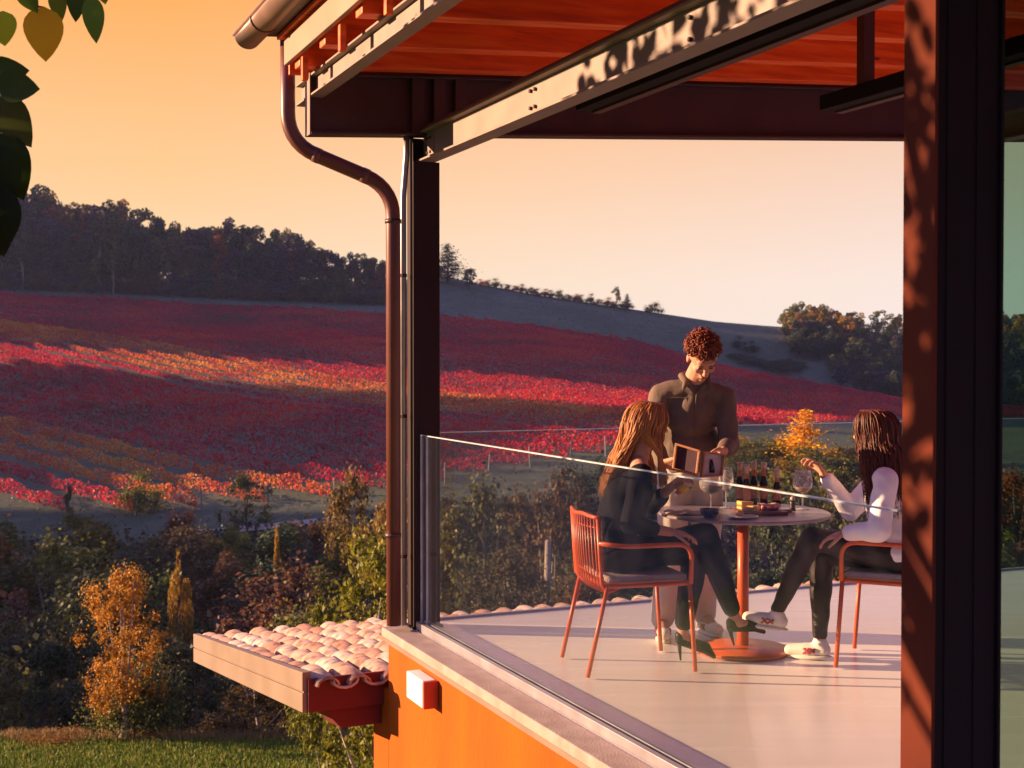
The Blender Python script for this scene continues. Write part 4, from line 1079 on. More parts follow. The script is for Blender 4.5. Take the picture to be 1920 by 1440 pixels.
MB().lathe(c, [(0, 0), (0.05, 0.0), (0.082, 0.010), (0.080, 0.013), (0.05, 0.005), (0, 0.005)], 36).build("dish", M['porcelain'], e, True)
mb = MB(); mb.ell(on_table(1388, 6.42) + Vector((0, 0, 0.018)), (0.022, 0.018, 0.012)); tag(mb.build("bread_piece", M['bread'], None, True), "torn bread piece on the white side plate", "bread")
mb = MB(); 
cN = on_table(1282, 6.56); bm = mb.bm; gv = {}
for i in range(11):
    for j in range(8):
        x, y = (i / 10 - .5) * 0.19, (j / 7 - .5) * 0.12
        gv[i, j] = bm.verts.new(cN + Vector((x, y, 0.010 + 0.006 * math.sin(i * 1.3 + j) + 0.005 * math.cos(j * 2.1))))
for i in range(10):
    for j in range(7): bm.faces.new((gv[i, j], gv[i + 1, j], gv[i + 1, j + 1], gv[i, j + 1]))
o = mb.build("napkin", M['napkin'], None, True); s_ = o.modifiers.new("t", 'SOLIDIFY'); s_.thickness = 0.006; s_.offset = 0; tag(o, "crumpled beige napkin at the left edge of the table", "napkin")

# ------------------------------------------------------------------ people
def basis(f, up=Vector((0, 0, 1))):
    f = f.normalized(); l = up.cross(f).normalized(); u = f.cross(l).normalized()
    return Matrix((f, l, u)).transposed()     # columns: forward, left, up
def head_parts(mb, c, f, up, s=1.0, fem=False):
    m = basis(f, up); q = lambda x, y, z: c + m @ (Vector((x, y, z)) * s)
    E = lambda x, y, z, a, b, d: mb.ell(q(x, y, z), (a * s, b * s, d * s), m)
    E(-0.012, 0, 0.035, 0.095, 0.074, 0.083)
    E(0.022, 0, -0.018, 0.066, 0.060, 0.085)
    E(0.045, 0, -0.078, 0.036, 0.036 if fem else 0.042, 0.030)
    E(0.066, 0, -0.098, 0.020, 0.019, 0.016)
    E(0.072, 0, 0.040, 0.022, 0.050, 0.020)
    mb.cap(q(0.082, 0, 0.018), 0.007 * s, q(0.104, 0, -0.024), 0.0115 * s)
    for y in (-1, 1):
        E(0.096, y * 0.010, -0.028, 0.009, 0.007, 0.007)
        E(0.064, y * 0.038, -0.020, 0.022, 0.020, 0.020)
        E(-0.002, y * 0.075, -0.005, 0.018, 0.008, 0.030)
        E(0.074, y * 0.030, 0.012, 0.012, 0.015, 0.010)
    E(0.084, 0, -0.055, 0.013, 0.023, 0.007)
    E(0.082, 0, -0.068, 0.013, 0.020, 0.008)
    return q, m
def face_bits(q, m, body, s=1.0):
    for y in (-1, 1):
        MB().ell(q(0.0855, y * 0.030, 0.010), (0.004 * s, 0.012 * s, 0.0045 * s), m).build("eye", M['eye_dark'], body, True)
        MB().tube([q(0.089, y * 0.015, 0.030), q(0.094, y * 0.030, 0.035), q(0.084, y * 0.047, 0.030)], [0.002 * s, 0.0028 * s, 0.0015 * s], 6).build("eyebrow", M['brow'], body, True)
    MB().ell(q(0.0935, 0, -0.056), (0.004 * s, 0.016 * s, 0.0035 * s), m).ell(q(0.0925, 0, -0.063), (0.005 * s, 0.013 * s, 0.004 * s), m).build("lips", M['lips'], body, True)
def hand_parts(mb, w, d, pn, side=1, curl=0.5, spread=0.15, pinch=False, s=1.0):
    """w wrist, d finger direction, pn palm normal (fingers curl to it), side +1/-1 thumb side"""
    d = d.normalized(); pn = (pn - d * pn.dot(d)).normalized(); t = d.cross(pn).normalized() * side
    lens = (0.072, 0.080, 0.074, 0.058)
    for i in range(4):
        off = (1.5 - i) * 0.0205
        kn = w + d * (0.088 - 0.006 * abs(i - 1)) * s + t * off * s
        mb.cap(w + d * 0.012 * s + t * off * 0.55 * s, 0.0145 * s, kn, 0.0115 * s)
        L_ = lens[i] * s; cur = curl * (1 + 0.12 * i) * (1.0 if not (pinch and i == 0) else 1.2)
        dd = (d + t * (1.5 - i) * spread * 0.4).normalized(); p = kn
        for k, fr in enumerate((0.45, 0.32, 0.23)):
            an = cur * (0.7 if k == 0 else 1.0)
            ax = dd.cross(pn).normalized()
            dd = Quaternion(ax, an) @ dd; pn2 = Quaternion(ax, an) @ pn
            q2 = p + dd * L_ * fr
            mb.cap(p, (0.0092 - 0.0007 * k) * s, q2, (0.0085 - 0.0007 * k) * s); p = q2; pn_ = pn2
            pn = pn if k == 2 else pn
    b0 = w + d * 0.025 * s + t * 0.026 * s
    b1 = b0 + (d * 0.6 + t * 0.75 + pn * 0.35).normalized() * 0.040 * s
    b2 = b1 + (d * 0.85 + t * 0.25 + pn * 0.5).normalized() * 0.032 * s
    b3 = b2 + (d * 0.9 + pn * 0.5 - t * 0.05).normalized() * 0.024 * s
    mb.cap(b0, 0.0155 * s, b1, 0.0115 * s); mb.cap(b1, 0.0112 * s, b2, 0.0095 * s); mb.cap(b2, 0.0095 * s, b3, 0.008 * s)
def wr(scale, amp, seed):
    """soft cloth folds"""
    r2 = np.random.default_rng(seed); K = r2.normal(size=(7, 3)) * scale; ph = r2.uniform(0, 6.28, 7)
    def f(co):
        s_ = np.zeros(len(co))
        for k in range(7): s_ += np.sin(co @ K[k] + ph[k] + 1.5 * np.sin(co @ K[(k + 3) % 7] * 0.5))
        return (s_ / 7 * amp).astype(np.float32)
    return f
V3 = Vector
def limb_chain(mb, pts, rs):
    for (a, b, ra, rb) in zip(pts, pts[1:], rs, rs[1:]): mb.cap(a, ra, b, rb)
def locks(c, m, n, roots, drop, r0=0.007, seed=1, wave=0.01, s=1.0):
    pass

# ---- the woman in black, sitting on the left
w1 = thing("person", "seated woman in black clothes and black heels with long fair hair", "person", (0.56, 6.4, 0))
Fd = V3((0.968, 0.25, 0)).normalized(); Rt = V3((0.25, -0.968, 0)).normalized()
pel = V3((0.50, 6.385, 0.565)); che = V3((0.575, 6.39, 0.86)); nek = V3((0.630, 6.40, 1.015)); hd = V3((0.683, 6.405, 1.212))
shN = V3((0.630, 6.235, 0.972)); shF = V3((0.595, 6.555, 0.972))
elN = V3((0.565, 6.165, 0.735)); haN = V3((0.775, 6.235, 0.690))
elF = V3((0.720, 6.60, 0.775)); haF = V3((0.800, 6.47, 0.885))
hipN = V3((0.53, 6.295, 0.555)); knN = V3((0.965, 6.375, 0.655)); anN = V3((1.125, 6.46, 0.235))
hipF = V3((0.52, 6.475, 0.550)); knF = V3((0.930, 6.46, 0.560)); anF = V3((0.868, 6.47, 0.165))
fdir = V3((0.97, 0.16, -0.16)); hup = V3((0.15, 0.0, 1))
mb = MB()
q, hm = head_parts(mb, hd, fdir, hup, 0.94, True)
mb.cap(hd + V3((-0.02, 0, -0.05)), 0.046, nek, 0.050)
mb.cap(nek + V3((0, 0, -0.03)), 0.06, che, 0.105); mb.cap(che, 0.105, pel, 0.115)
limb_chain(mb, [nek, shN], [0.05, 0.044]); limb_chain(mb, [nek, shF], [0.05, 0.044])
limb_chain(mb, [shN, elN, haN], [0.042, 0.034, 0.023]); limb_chain(mb, [shF, elF, haF], [0.042, 0.034, 0.023])
limb_chain(mb, [hipN, knN, knN.lerp(anN, .35), anN], [0.075, 0.048, 0.048, 0.030]); limb_chain(mb, [hipF, knF, knF.lerp(anF, .35), anF], [0.075, 0.048, 0.048, 0.030])
hand_parts(mb, haN, V3((0.9, 0.1, -0.15)), V3((0, 0.1, -1)), -1, 0.35, s=0.9)
hand_parts(mb, haF, V3((0.75, -0.25, 0.55)), V3((0.5, -.7, -0.5)), 1, 0.6, s=0.88)
toeN = V3((1.255, 6.50, 0.165)); toeF = V3((1.005, 6.50, 0.045))
mb.cap(anN, 0.030, anN + V3((0.02, 0, -0.035)), 0.030); mb.cap(anN + V3((0.015, 0, -0.035)), 0.028, toeN, 0.018)
mb.cap(anF, 0.030, anF + V3((0.0, 0, -0.04)), 0.030); mb.cap(anF + V3((0.0, 0, -0.04)), 0.028, toeF, 0.018)
b1_ = mb.skin("body", M['skin'], w1, 0.0055, 2)
face_bits(q, hm, b1_, 0.94)
# black top, trousers, shoes, hair
mb = MB()
mb.cap(nek + V3((0.0, 0, -0.055)), 0.062, che + V3((0.005, 0, 0)), 0.120); mb.ell(che + V3((0.03, 0, 0.02)), (0.10, 0.135, 0.12)); mb.cap(che, 0.118, pel + V3((0.0, 0, 0.04)), 0.118); mb.ell(pel + V3((0.02, 0, 0.03)), (0.12, 0.15, 0.10))
mb.cap(nek + V3((-0.005, 0, -0.045)), 0.052, shN, 0.054); mb.cap(nek + V3((-0.005, 0, -0.045)), 0.052, shF, 0.054)
limb_chain(mb, [shN, elN, elN.lerp(haN, 0.55)], [0.054, 0.046, 0.042]); limb_chain(mb, [shF, elF, elF.lerp(haF, 0.5)], [0.054, 0.046, 0.042])
mb.skin("black_top", M['black_cloth'], w1, 0.007, 3, wr(30, 0.006, 3))
mb = MB()
mb.ell(pel + V3((-0.01, 0, -0.01)), (0.13, 0.165, 0.09))
limb_chain(mb, [hipN, knN, knN.lerp(anN, .45), knN.lerp(anN, .90)], [0.086, 0.066, 0.060, 0.046])
limb_chain(mb, [hipF, knF, knF.lerp(anF, .45), knF.lerp(anF, .90)], [0.086, 0.066, 0.062, 0.052])
mb.skin("trousers", M['black_trouser'], w1, 0.007, 3, wr(26, 0.006, 5))
def pump(an, toe, nm):
    dv = (toe - an).normalized(); heel = an + V3((-0.012, 0, -0.055))
    mb = MB(); 
    mb.cap(heel + V3((0, 0, 0.02)), 0.030, heel + V3((0.01, 0, -0.0)), 0.028)
    mb.cap(heel, 0.028, toe + dv * -0.03, 0.032); mb.cap(toe + dv * -0.03, 0.032, toe + dv * 0.035 + V3((0, 0, -.006)), 0.012)
    o = mb.skin("shoe", M['shoe_black'], w1, 0.005, 2)
    return heel
hN = pump(anN, toeN, 'n'); hF = pump(anF, toeF, 'f')
MB().tube([hN + V3((-0.012, 0, -0.005)), hN + V3((0.012, 0, -0.095))], [0.013, 0.0045], 8).build("heel", M['shoe_black'], w1, True)
MB().tube([hF + V3((-0.008, 0, -0.005)), V3((hF.x + 0.0, hF.y, 0.006))], [0.013, 0.0045], 8).build("heel", M['shoe_black'], w1, True)
def hair_mat(name, c1, c2):
    m, N, L, out = new_mat(name)
    g = N.new("ShaderNodeNewGeometry"); r = ramp(N, [(0, c1), (1, c2)]); L.new(g.outputs['Random Per Island'], r.inputs[0])
    p = N.new("ShaderNodeBsdfPrincipled"); L.new(r.outputs[0], p.inputs['Base Color']); p.inputs['Roughness'].default_value = 0.5; p.inputs['Specular IOR Level'].default_value = 0.4
    L.new(p.outputs[0], out.inputs[0]); return m
M['hair_fair'] = hair_mat("fair_hair", (0.30, 0.095, 0.025), (0.50, 0.20, 0.06))
M['hair_brown'] = hair_mat("auburn_hair", (0.055, 0.016, 0.012), (0.15, 0.035, 0.018))
M['hair_red'] = hair_mat("red_brown_curls", (0.11, 0.018, 0.008), (0.26, 0.045, 0.014))
def long_hair(parent, hc, m, s, mat, ends, seed, wave, n=1000, part=0.0):
    """ends(t, side)-> world end point; strands leave the crown, wrap the skull and fall"""
    rr = random.Random(seed); bmx = MB()
    q = lambda x, y, z: hc + m @ (V3((x, y, z)) * s)
    # under cap
    for k in range(n):
        a = rr.uniform(-2.45, 2.45)            # angle round the head, 0 = back
        y0 = math.sin(a); x0 = -math.cos(a)
        root = q(0.015 + rr.uniform(-.035, .045) , part + rr.uniform(-.012, .012) + 0.012 * (1 if y0 > 0 else -1), 0.117)
        lay = rr.uniform(-0.004, 0.018)
        mid1 = q(-0.012 + (0.070 + lay) * x0 + 0.01, (0.062 + lay) * y0, 0.095)
        mid2 = q(-0.012 + (0.104 + lay) * x0, (0.084 + lay) * y0, 0.030)
        mid3 = q(-0.020 + (0.098 + lay) * x0, (0.086 + lay) * y0, -0.045)
        e1, e2 = ends(a, rr)
        jit = lambda k_: V3((rr.gauss(0, k_), rr.gauss(0, k_), rr.gauss(0, k_)))
        mid1 += jit(0.0025); mid2 += jit(0.0045); mid3 += jit(0.006)
        wv = lambda t: V3((rr.uniform(-1, 1), rr.uniform(-1, 1), 0)) * wave
        pts = [root, mid1, mid2, mid3, mid3.lerp(e1, 0.5) + wv(0), e1 + wv(0), e1.lerp(e2, 0.5) + wv(0), e2 + wv(0)]
        # smooth
        sm_ = []
        for i in range(len(pts) - 1):
            pa = pts[max(i - 1, 0)]; pb = pts[i]; pc_ = pts[i + 1]; pd = pts[min(i + 2, len(pts) - 1)]
            for t in (0, 0.33, 0.66):
                sm_.append(0.5 * ((2 * pb) + (pc_ - pa) * t + (2 * pa - 5 * pb + 4 * pc_ - pd) * t * t + (3 * pb - pa - 3 * pc_ + pd) * t ** 3))
        sm_.append(pts[-1]); L_ = len(sm_)
        r0 = rr.uniform(0.0014, 0.0036)
        bmx.tube(sm_, [r0 * (0.5 + 0.5 * min(1, i / 4)) * (1 - 0.75 * max(0, (i / (L_ - 1) - 0.7) / 0.3)) for i in range(L_)], 5)
    for dx, dz, rx, ry, rz_ in ((-0.016, 0.036, 0.092, 0.075, 0.076),):
        bmx.ell(q(dx, 0, dz), (rx * s, ry * s, rz_ * s), m)
    return bmx.build("hair", mat, parent, True)
def ends1(a, rr):
    y0 = math.sin(a)
    if a < -1.2 or a > 1.2:   # front locks over the shoulders
        s_ = 1 if y0 > 0 else -1
        e1 = hd + V3((0.03, 0.0, -0.16)) + Rt * (-s_ * 0.075); return e1, e1 + V3((0.02 + rr.uniform(-.02, .02), 0, -0.10 - rr.uniform(0, .06)))
    base = hd + V3((-0.150, 0.0, -0.175)) + Rt * (-y0 * 0.07)
    e1 = base + V3((rr.uniform(-.025, .03), 0, 0)); 
    return e1, hd + V3((-0.215 + rr.uniform(-.03, .05), 0.0, -0.325 + rr.uniform(-.05, .05))) + Rt * (-y0 * 0.045)
long_hair(b1_, hd, hm, 0.94, M['hair_fair'], ends1, 4, 0.010)

# ---- the woman in white, sitting on the right
w2 = thing("person", "seated woman in a white blouse and dark leggings with long auburn hair", "person", (1.93, 6.4, 0))
pel = V3((1.945, 6.375, 0.560)); che = V3((1.895, 6.39, 0.83)); nek = V3((1.862, 6.40, 0.985)); hd2 = V3((1.815, 6.42, 1.168))
shN = V3((1.825, 6.245, 0.945)); shF = V3((1.905, 6.560, 0.945))
elN = V3((1.770, 6.165, 0.705)); haN = V3((1.640, 6.300, 0.675))
elF = V3((1.745, 6.585, 0.755)); haF = V3((1.590, 6.52, 0.945))
hipN = V3((1.915, 6.290, 0.555)); knN = V3((1.500, 6.385, 0.640)); anN = V3((1.345, 6.47, 0.262))
hipF = V3((1.955, 6.465, 0.550)); knF = V3((1.575, 6.50, 0.535)); anF = V3((1.575, 6.52, 0.105))
f2 = V3((-0.80, 0.58, -0.06)); 
mb = MB(); q2_, hm2 = head_parts(mb, hd2, f2, V3((-.05, 0, 1)), 0.94, True)
mb.cap(hd2 + V3((0.015, 0, -0.05)), 0.046, nek, 0.050); mb.cap(nek + V3((0, 0, -0.03)), 0.06, che, 0.105); mb.cap(che, 0.105, pel, 0.115)
limb_chain(mb, [nek, shN], [0.05, 0.044]); limb_chain(mb, [nek, shF], [0.05, 0.044])
limb_chain(mb, [shN, elN, haN], [0.042, 0.034, 0.023]); limb_chain(mb, [shF, elF, haF], [0.042, 0.034, 0.023])
limb_chain(mb, [hipN, knN, knN.lerp(anN, .35), anN], [0.075, 0.048, 0.048, 0.030]); limb_chain(mb, [hipF, knF, knF.lerp(anF, .35), anF], [0.075, 0.048, 0.048, 0.030])
hand_parts(mb, haN, V3((-0.85, 0.25, -0.25)), V3((0, 0.1, -1)), 1, 0.4, s=0.9)
hand_parts(mb, haF, V3((-0.55, -0.05, 0.75)), V3((-0.8, -0.1, -0.5)), -1, 0.55, s=0.92, pinch=True)
toeN = V3((1.225, 6.505, 0.215)); toeF = V3((1.455, 6.575, 0.035))
mb.cap(anN, 0.030, anN + V3((0.0, 0, -0.045)), 0.030); mb.cap(anN + V3((0, 0, -0.045)), 0.028, toeN, 0.020)
mb.cap(anF, 0.030, anF + V3((0.0, 0, -0.045)), 0.030); mb.cap(anF + V3((0.0, 0, -0.045)), 0.028, toeF, 0.020)
b2_ = mb.skin("body", M['skin'], w2, 0.0055, 2)
face_bits(q2_, hm2, b2_, 0.94)
mb = MB()
mb.cap(nek + V3((0.0, 0, -0.045)), 0.066, che, 0.130); mb.ell(che + V3((-0.02, 0, 0.0)), (0.115, 0.15, 0.13)); mb.cap(che, 0.128, pel + V3((0.0, 0, 0.03)), 0.138); mb.ell(pel + V3((-0.02, 0, 0.02)), (0.16, 0.175, 0.10))
mb.cap(nek + V3((0.0, 0, -0.035)), 0.056, shN, 0.062); mb.cap(nek + V3((0.0, 0, -0.035)), 0.056, shF, 0.062)
limb_chain(mb, [shN, shN.lerp(elN, .5), elN, elN.lerp(haN, 0.85)], [0.062, 0.060, 0.056, 0.040]); limb_chain(mb, [shF, shF.lerp(elF, .5), elF, elF.lerp(haF, 0.86)], [0.062, 0.058, 0.054, 0.038])
bl = mb.skin("blouse", M['blouse'], w2, 0.007, 2, wr(34, 0.009, 8))
MB().tube([nek + V3((0.045 * math.cos(t), 0.045 * math.sin(t), 0.0)) + V3((-0.01, 0, 0.008 * math.cos(t))) for t in np.linspace(0, 6.0, 16)], 0.012, 8).build("collar", M['blouse'], bl, True)
mb = MB(); mb.ell(pel + V3((0.0, 0, -0.02)), (0.12, 0.155, 0.08))
limb_chain(mb, [hipN, knN, knN.lerp(anN, .4), knN.lerp(anN, .97)], [0.082, 0.060, 0.056, 0.036]); limb_chain(mb, [hipF, knF, knF.lerp(anF, .4), knF.lerp(anF, .94)], [0.082, 0.060, 0.058, 0.038])
mb.skin("leggings", M['legging'], w2, 0.007, 3, wr(34, 0.005, 15))
def sneaker(parent, an, toe, sole_up=V3((0, 0, 1))):
    dv = (toe - an); dv.z = dv.z * 0.6; dv = dv.normalized()
    fwd = (toe - (an + V3((0, 0, -0.06)))).normalized(); heel = an + V3((0, 0, -0.055)) - fwd * 0.02
    mb = MB(); mb.cap(an + V3((0, 0, -0.02)), 0.038, heel, 0.034); mb.cap(heel, 0.035, heel.lerp(toe, 0.6), 0.038); mb.cap(heel.lerp(toe, 0.6), 0.038, toe + fwd * 0.02, 0.031)
    o = mb.skin("shoe", M['shoe_white'], parent, 0.006, 2)
    side = V3((0, 0, 1)).cross(fwd).normalized(); up_ = fwd.cross(side).normalized()
    bm2 = MB(); ln = (toe - heel).length + 0.075
    mid = heel.lerp(toe, 0.5) + fwd * 0.008 - up_ * 0.034
    bm2.ell(mid, (ln / 2 + 0.012, 0.044, 0.016), Matrix((fwd, side, up_)).transposed()); bm2.build("sole", M['shoe_white'], o, True)
    for sg in (-1, 1):
        c_ = heel.lerp(toe, 0.45) + side * sg * 0.0385
        MB().tube([c_ - fwd * 0.03 + up_ * 0.012, c_ - up_ * 0.012, c_ + fwd * 0.028 + up_ * 0.014], 0.006, 6).build("stripe", M['shoe_red'], o, True)
        MB().tube([c_ + fwd * 0.03 - up_ * 0.014, c_ + fwd * 0.0 + up_ * 0.014, c_ - fwd * 0.028 - up_ * 0.008], 0.005, 6).build("stripe", M['shoe_red'], o, True)
    return o
sneaker(w2, anN, toeN); sneaker(w2, anF, toeF)
def ends2(a, rr):
    y0 = math.sin(a); x0 = -math.cos(a)
    ctr = hd2 + V3((0.045, -0.03, -0.14))
    e1 = ctr + hm2 @ V3((0.108 * x0, 0.118 * y0, 0))
    return e1 + V3((0, 0, rr.uniform(-.02, .02))), ctr + hm2 @ V3((0.115 * x0 - 0.02, 0.135 * y0, -0.21 + rr.uniform(-.07, .06)))
long_hair(b2_, hd2, hm2, 0.96, M['hair_brown'], ends2, 9, 0.020, n=1200)

# ---- the standing man
mn = thing("person", "standing man in a brown overshirt and cream trousers holding an open box", "person", (1.0, 7.05, 0))
pel = V3((0.985, 7.06, 0.955)); che = V3((0.975, 6.97, 1.23)); nek = V3((0.985, 6.875, 1.430)); hd3 = V3((1.005, 6.765, 1.545))
shR = V3((0.800, 6.93, 1.345)); shL = V3((1.150, 6.93, 1.335))
elR = V3((0.755, 6.86, 1.075)); haR = V3((0.795, 6.69, 0.985))
elL = V3((1.170, 6.88, 1.075)); haL = V3((1.105, 6.68, 1.055))
kR = V3((0.885, 7.06, 0.50)); aR = V3((0.835, 7.09, 0.09)); kL = V3((1.08, 7.10, 0.50)); aL = V3((1.085, 7.22, 0.09))
hpR = V3((0.90, 7.06, 0.92)); hpL = V3((1.075, 7.06, 0.92))
f3 = V3((0.10, -0.64, -0.78)); up3 = V3((0.04, -0.78, 0.64))
mb = MB(); q3, hm3 = head_parts(mb, hd3, f3, up3, 1.0)
mb.cap(hd3 + V3((-0.005, 0.03, -0.05)), 0.055, nek, 0.060); mb.cap(nek + V3((0, 0.01, -0.07)), 0.055, che, 0.105); mb.cap(che, 0.105, pel, 0.11)
limb_chain(mb, [nek + V3((0, 0.01, -.06)), shR], [0.040, 0.045]); limb_chain(mb, [nek + V3((0, 0.01, -.06)), shL], [0.040, 0.045])
limb_chain(mb, [shR, elR, haR], [0.048, 0.040, 0.027]); limb_chain(mb, [shL, elL, haL], [0.050, 0.040, 0.027])
limb_chain(mb, [hpR, kR, kR.lerp(aR, .35), aR], [0.085, 0.055, 0.055, 0.035]); limb_chain(mb, [hpL, kL, kL.lerp(aL, .35), aL], [0.085, 0.055, 0.055, 0.035])
tR = V3((0.825, 6.90, 0.035)); tL = V3((1.13, 7.04, 0.035))
mb.cap(aR, 0.035, tR, 0.028); mb.cap(aL, 0.035, tL, 0.028)
hand_parts(mb, haR, V3((0.60, -0.45, 0.10)), V3((0.3, 0.5, 0.5)), -1, 0.55)
hand_parts(mb, haL, V3((-0.35, -0.60, -0.55)), V3((-0.8, 0.2, 0.1)), -1, 0.5)
b3_ = mb.skin("body", M['skin'], mn, 0.0055, 2)
face_bits(q3, hm3, b3_, 1.0)
mb = MB()
mb.cap(nek + V3((0, 0.02, -0.06)), 0.078, che, 0.145); mb.ell(che + V3((0, 0, 0.03)), (0.178, 0.12, 0.15)); mb.ell(che + V3((0.0, 0.03, -0.18)), (0.182, 0.125, 0.16)); mb.ell(pel + V3((0, 0, 0.01)), (0.175, 0.135, 0.13))
mb.cap(nek + V3((0, 0.01, -0.050)), 0.060, shR, 0.060); mb.cap(nek + V3((0, 0.01, -0.050)), 0.060, shL, 0.060)
limb_chain(mb, [shR, shR.lerp(elR, .5), elR, elR.lerp(haR, 0.9)], [0.060, 0.058, 0.054, 0.040]); limb_chain(mb, [shL, shL.lerp(elL, .5), elL, elL.lerp(haL, 0.9)], [0.060, 0.058, 0.054, 0.040])
sh = mb.skin("overshirt", M['shirt'], mn, 0.0075, 2, wr(28, 0.010, 21))
def front(x, z, off=0.0):
    """a point on the front of the shirt, found by casting a ray at it"""
    h, loc, nrm, _ = sh.ray_cast(V3((x, 6.2, z)) - mn.location if False else sh.matrix_world.inverted() @ V3((x, 6.2, z)), V3((0, 1, 0)))
    p = (sh.matrix_world @ loc) if h else V3((x, 6.85, z))
    return p + V3((0, -off, 0))
bpy.context.view_layer.update()
pl_ = [front(0.988 + 0.01 * math.sin(z * 9), z, 0.002) for z in np.linspace(1.40, 0.95, 14)]
MB().tube(pl_, 0.003, 6).build("placket", M['shirt'], sh, True)
for sx in (-0.095, 0.10):
    ring = [front(0.985 + sx + dx, 1.28 + dz, 0.002) for dx, dz in ((-.045, .05), (.045, .05), (.045, -.05), (0, -.062), (-.045, -.05))]
    MB().tube(ring, 0.0015, 6, close=True).build("pocket", M['shirt'], sh, True)
for sx in (-1, 1):
    pts_ = [nek + V3((0.012 * sx, -0.055, -0.07)), nek + V3((0.055 * sx, -0.045, -0.015)), nek + V3((0.072 * sx, 0.01, 0.015)), nek + V3((0.045 * sx, 0.065, 0.02)), nek + V3((0, 0.078, 0.02))]
    mbc = MB(); mbc.tube(pts_, [0.010, 0.020, 0.020, 0.018, 0.017], 8); mbc.tube([pts_[1], nek + V3((0.075 * sx, -0.075, -0.055))], [0.018, 0.008], 8)
    mbc.build("collar", M['shirt'], sh, True)
mb = MB(); mb.ell(pel + V3((0, 0, -0.04)), (0.165, 0.13, 0.12))
limb_chain(mb, [hpR, kR, kR.lerp(aR, .5), kR.lerp(aR, .98)], [0.098, 0.082, 0.074, 0.066]); limb_chain(mb, [hpL, kL, kL.lerp(aL, .5), kL.lerp(aL, .98)], [0.098, 0.082, 0.074, 0.066])
mb.skin("trousers", M['cream_cloth'], mn, 0.008, 2, wr(24, 0.009, 31))
sneaker(mn, aR, tR + V3((0, 0, 0.008))); sneaker(mn, aL, tL + V3((0, 0, 0.008)))
# curls
rr = random.Random(3); mb = MB()
q = q3
mb.ell(q(-0.022, 0, 0.052), (0.094, 0.078, 0.078), hm3)
for k in range(800):
    a = rr.uniform(0, 6.28); b_ = rr.uniform(-0.15, 1.0)
    ph = math.asin(min(1, b_)); x0 = math.cos(ph) * math.cos(a); y0 = math.cos(ph) * math.sin(a); z0 = math.sin(ph)
    if x0 > 0.45 and z0 < 0.24: continue
    if z0 < 0.0 and x0 > -0.1: continue
    rad = rr.uniform(0.94, 1.12) * (1.06 if rr.random() < 0.15 else 1)
    c_ = q(-0.018 + 0.098 * x0 * rad, 0.082 * y0 * rad, 0.050 + 0.082 * z0 * rad)
    ax = V3((rr.gauss(0, 1), rr.gauss(0, 1), rr.gauss(0, 1))).normalized(); u_ = ax.orthogonal().normalized(); v_ = ax.cross(u_)
    cr = rr.uniform(0.006, 0.012)
    mb.tube([c_ + (u_ * math.cos(t) + v_ * math.sin(t)) * cr + ax * 0.003 * t for t in np.linspace(0, 5.2, 8)], rr.uniform(0.0018, 0.0032), 5)
mb.build("hair", M['hair_red'], b3_, True)

# open wooden case held by the man
bx_ = thing("presentation_case", "open wooden case with dark lid held by the standing man", "case", P(1308, 865, 6.56))
def panel(c4, th, inset, matf, mati, nm1, nm2):
    a, b, c, d = c4; nrm = (b - a).cross(d - a).normalized()
    if nrm.y > 0: nrm = -nrm
    mb = MB(); cen = (a + b + c + d) / 4
    inn = [p.lerp(cen, inset) for p in (a, b, c, d)]
    for i in range(4):
        j = (i + 1) % 4; o1, o2, i1, i2 = c4[i], c4[j], inn[i], inn[j]
        mb.hexa([o1, o2, i2, i1] + [x + nrm * th for x in (o1, o2, i2, i1)])
    f = mb.build(nm1, matf, bx_, bevel=0.002)
    mb = MB(); mb.hexa([p.lerp(cen, 0.01) - nrm * 0.003 for p in c4] + [p.lerp(cen, 0.01) + nrm * 0.004 for p in c4]); mb.build(nm2, mati, bx_)
    return nrm, cen
panel([P(1268, 831, 6.58), P(1315, 845, 6.52), P(1309, 895, 6.50), P(1262, 881, 6.56)], 0.022, 0.17, M['box_wood'], M['box_dark'], "lid", "lid_lining")
nr, cc = panel([P(1317, 846, 6.52), P(1356, 851, 6.58), P(1351, 893, 6.56), P(1311, 896, 6.50)], 0.022, 0.14, M['box_wood'], M['box_light'], "tray", "tray_lining")
MB().tube([cc + V3((-0.008, 0, 0.028)) + nr * 0.012, cc + V3((-0.006, 0, 0.004)) + nr * 0.012, cc + V3((-0.004, 0, -0.040)) + nr * 0.012], [0.005, 0.012, 0.016], 10).build("inlaid_bottle", M['bottle'], bx_, True)
# fruit held by the first woman
fr = haF + V3((0.075, -0.03, 0.035)); mb = MB(); mb.ell(fr, (0.024, 0.018, 0.020)).ell(fr + V3((0.018, 0, -0.004)), (0.018, 0.016, 0.015))
e = thing("fruit_slice", "yellow fruit slice with red rind in the first woman's hand", "fruit", P(1278, 917, 6.42))
c = P(1280, 917, 6.42)
MB().ell(c, (0.026, 0.018, 0.021)).ell(c + V3((0.016, 0, 0.004)), (0.016, 0.014, 0.014)).build("flesh", M['yellow'], e, True)
MB().ell(c + V3((-0.022, 0, -0.016)), (0.016, 0.014, 0.012)).build("rind", M['redrind'], e, True)

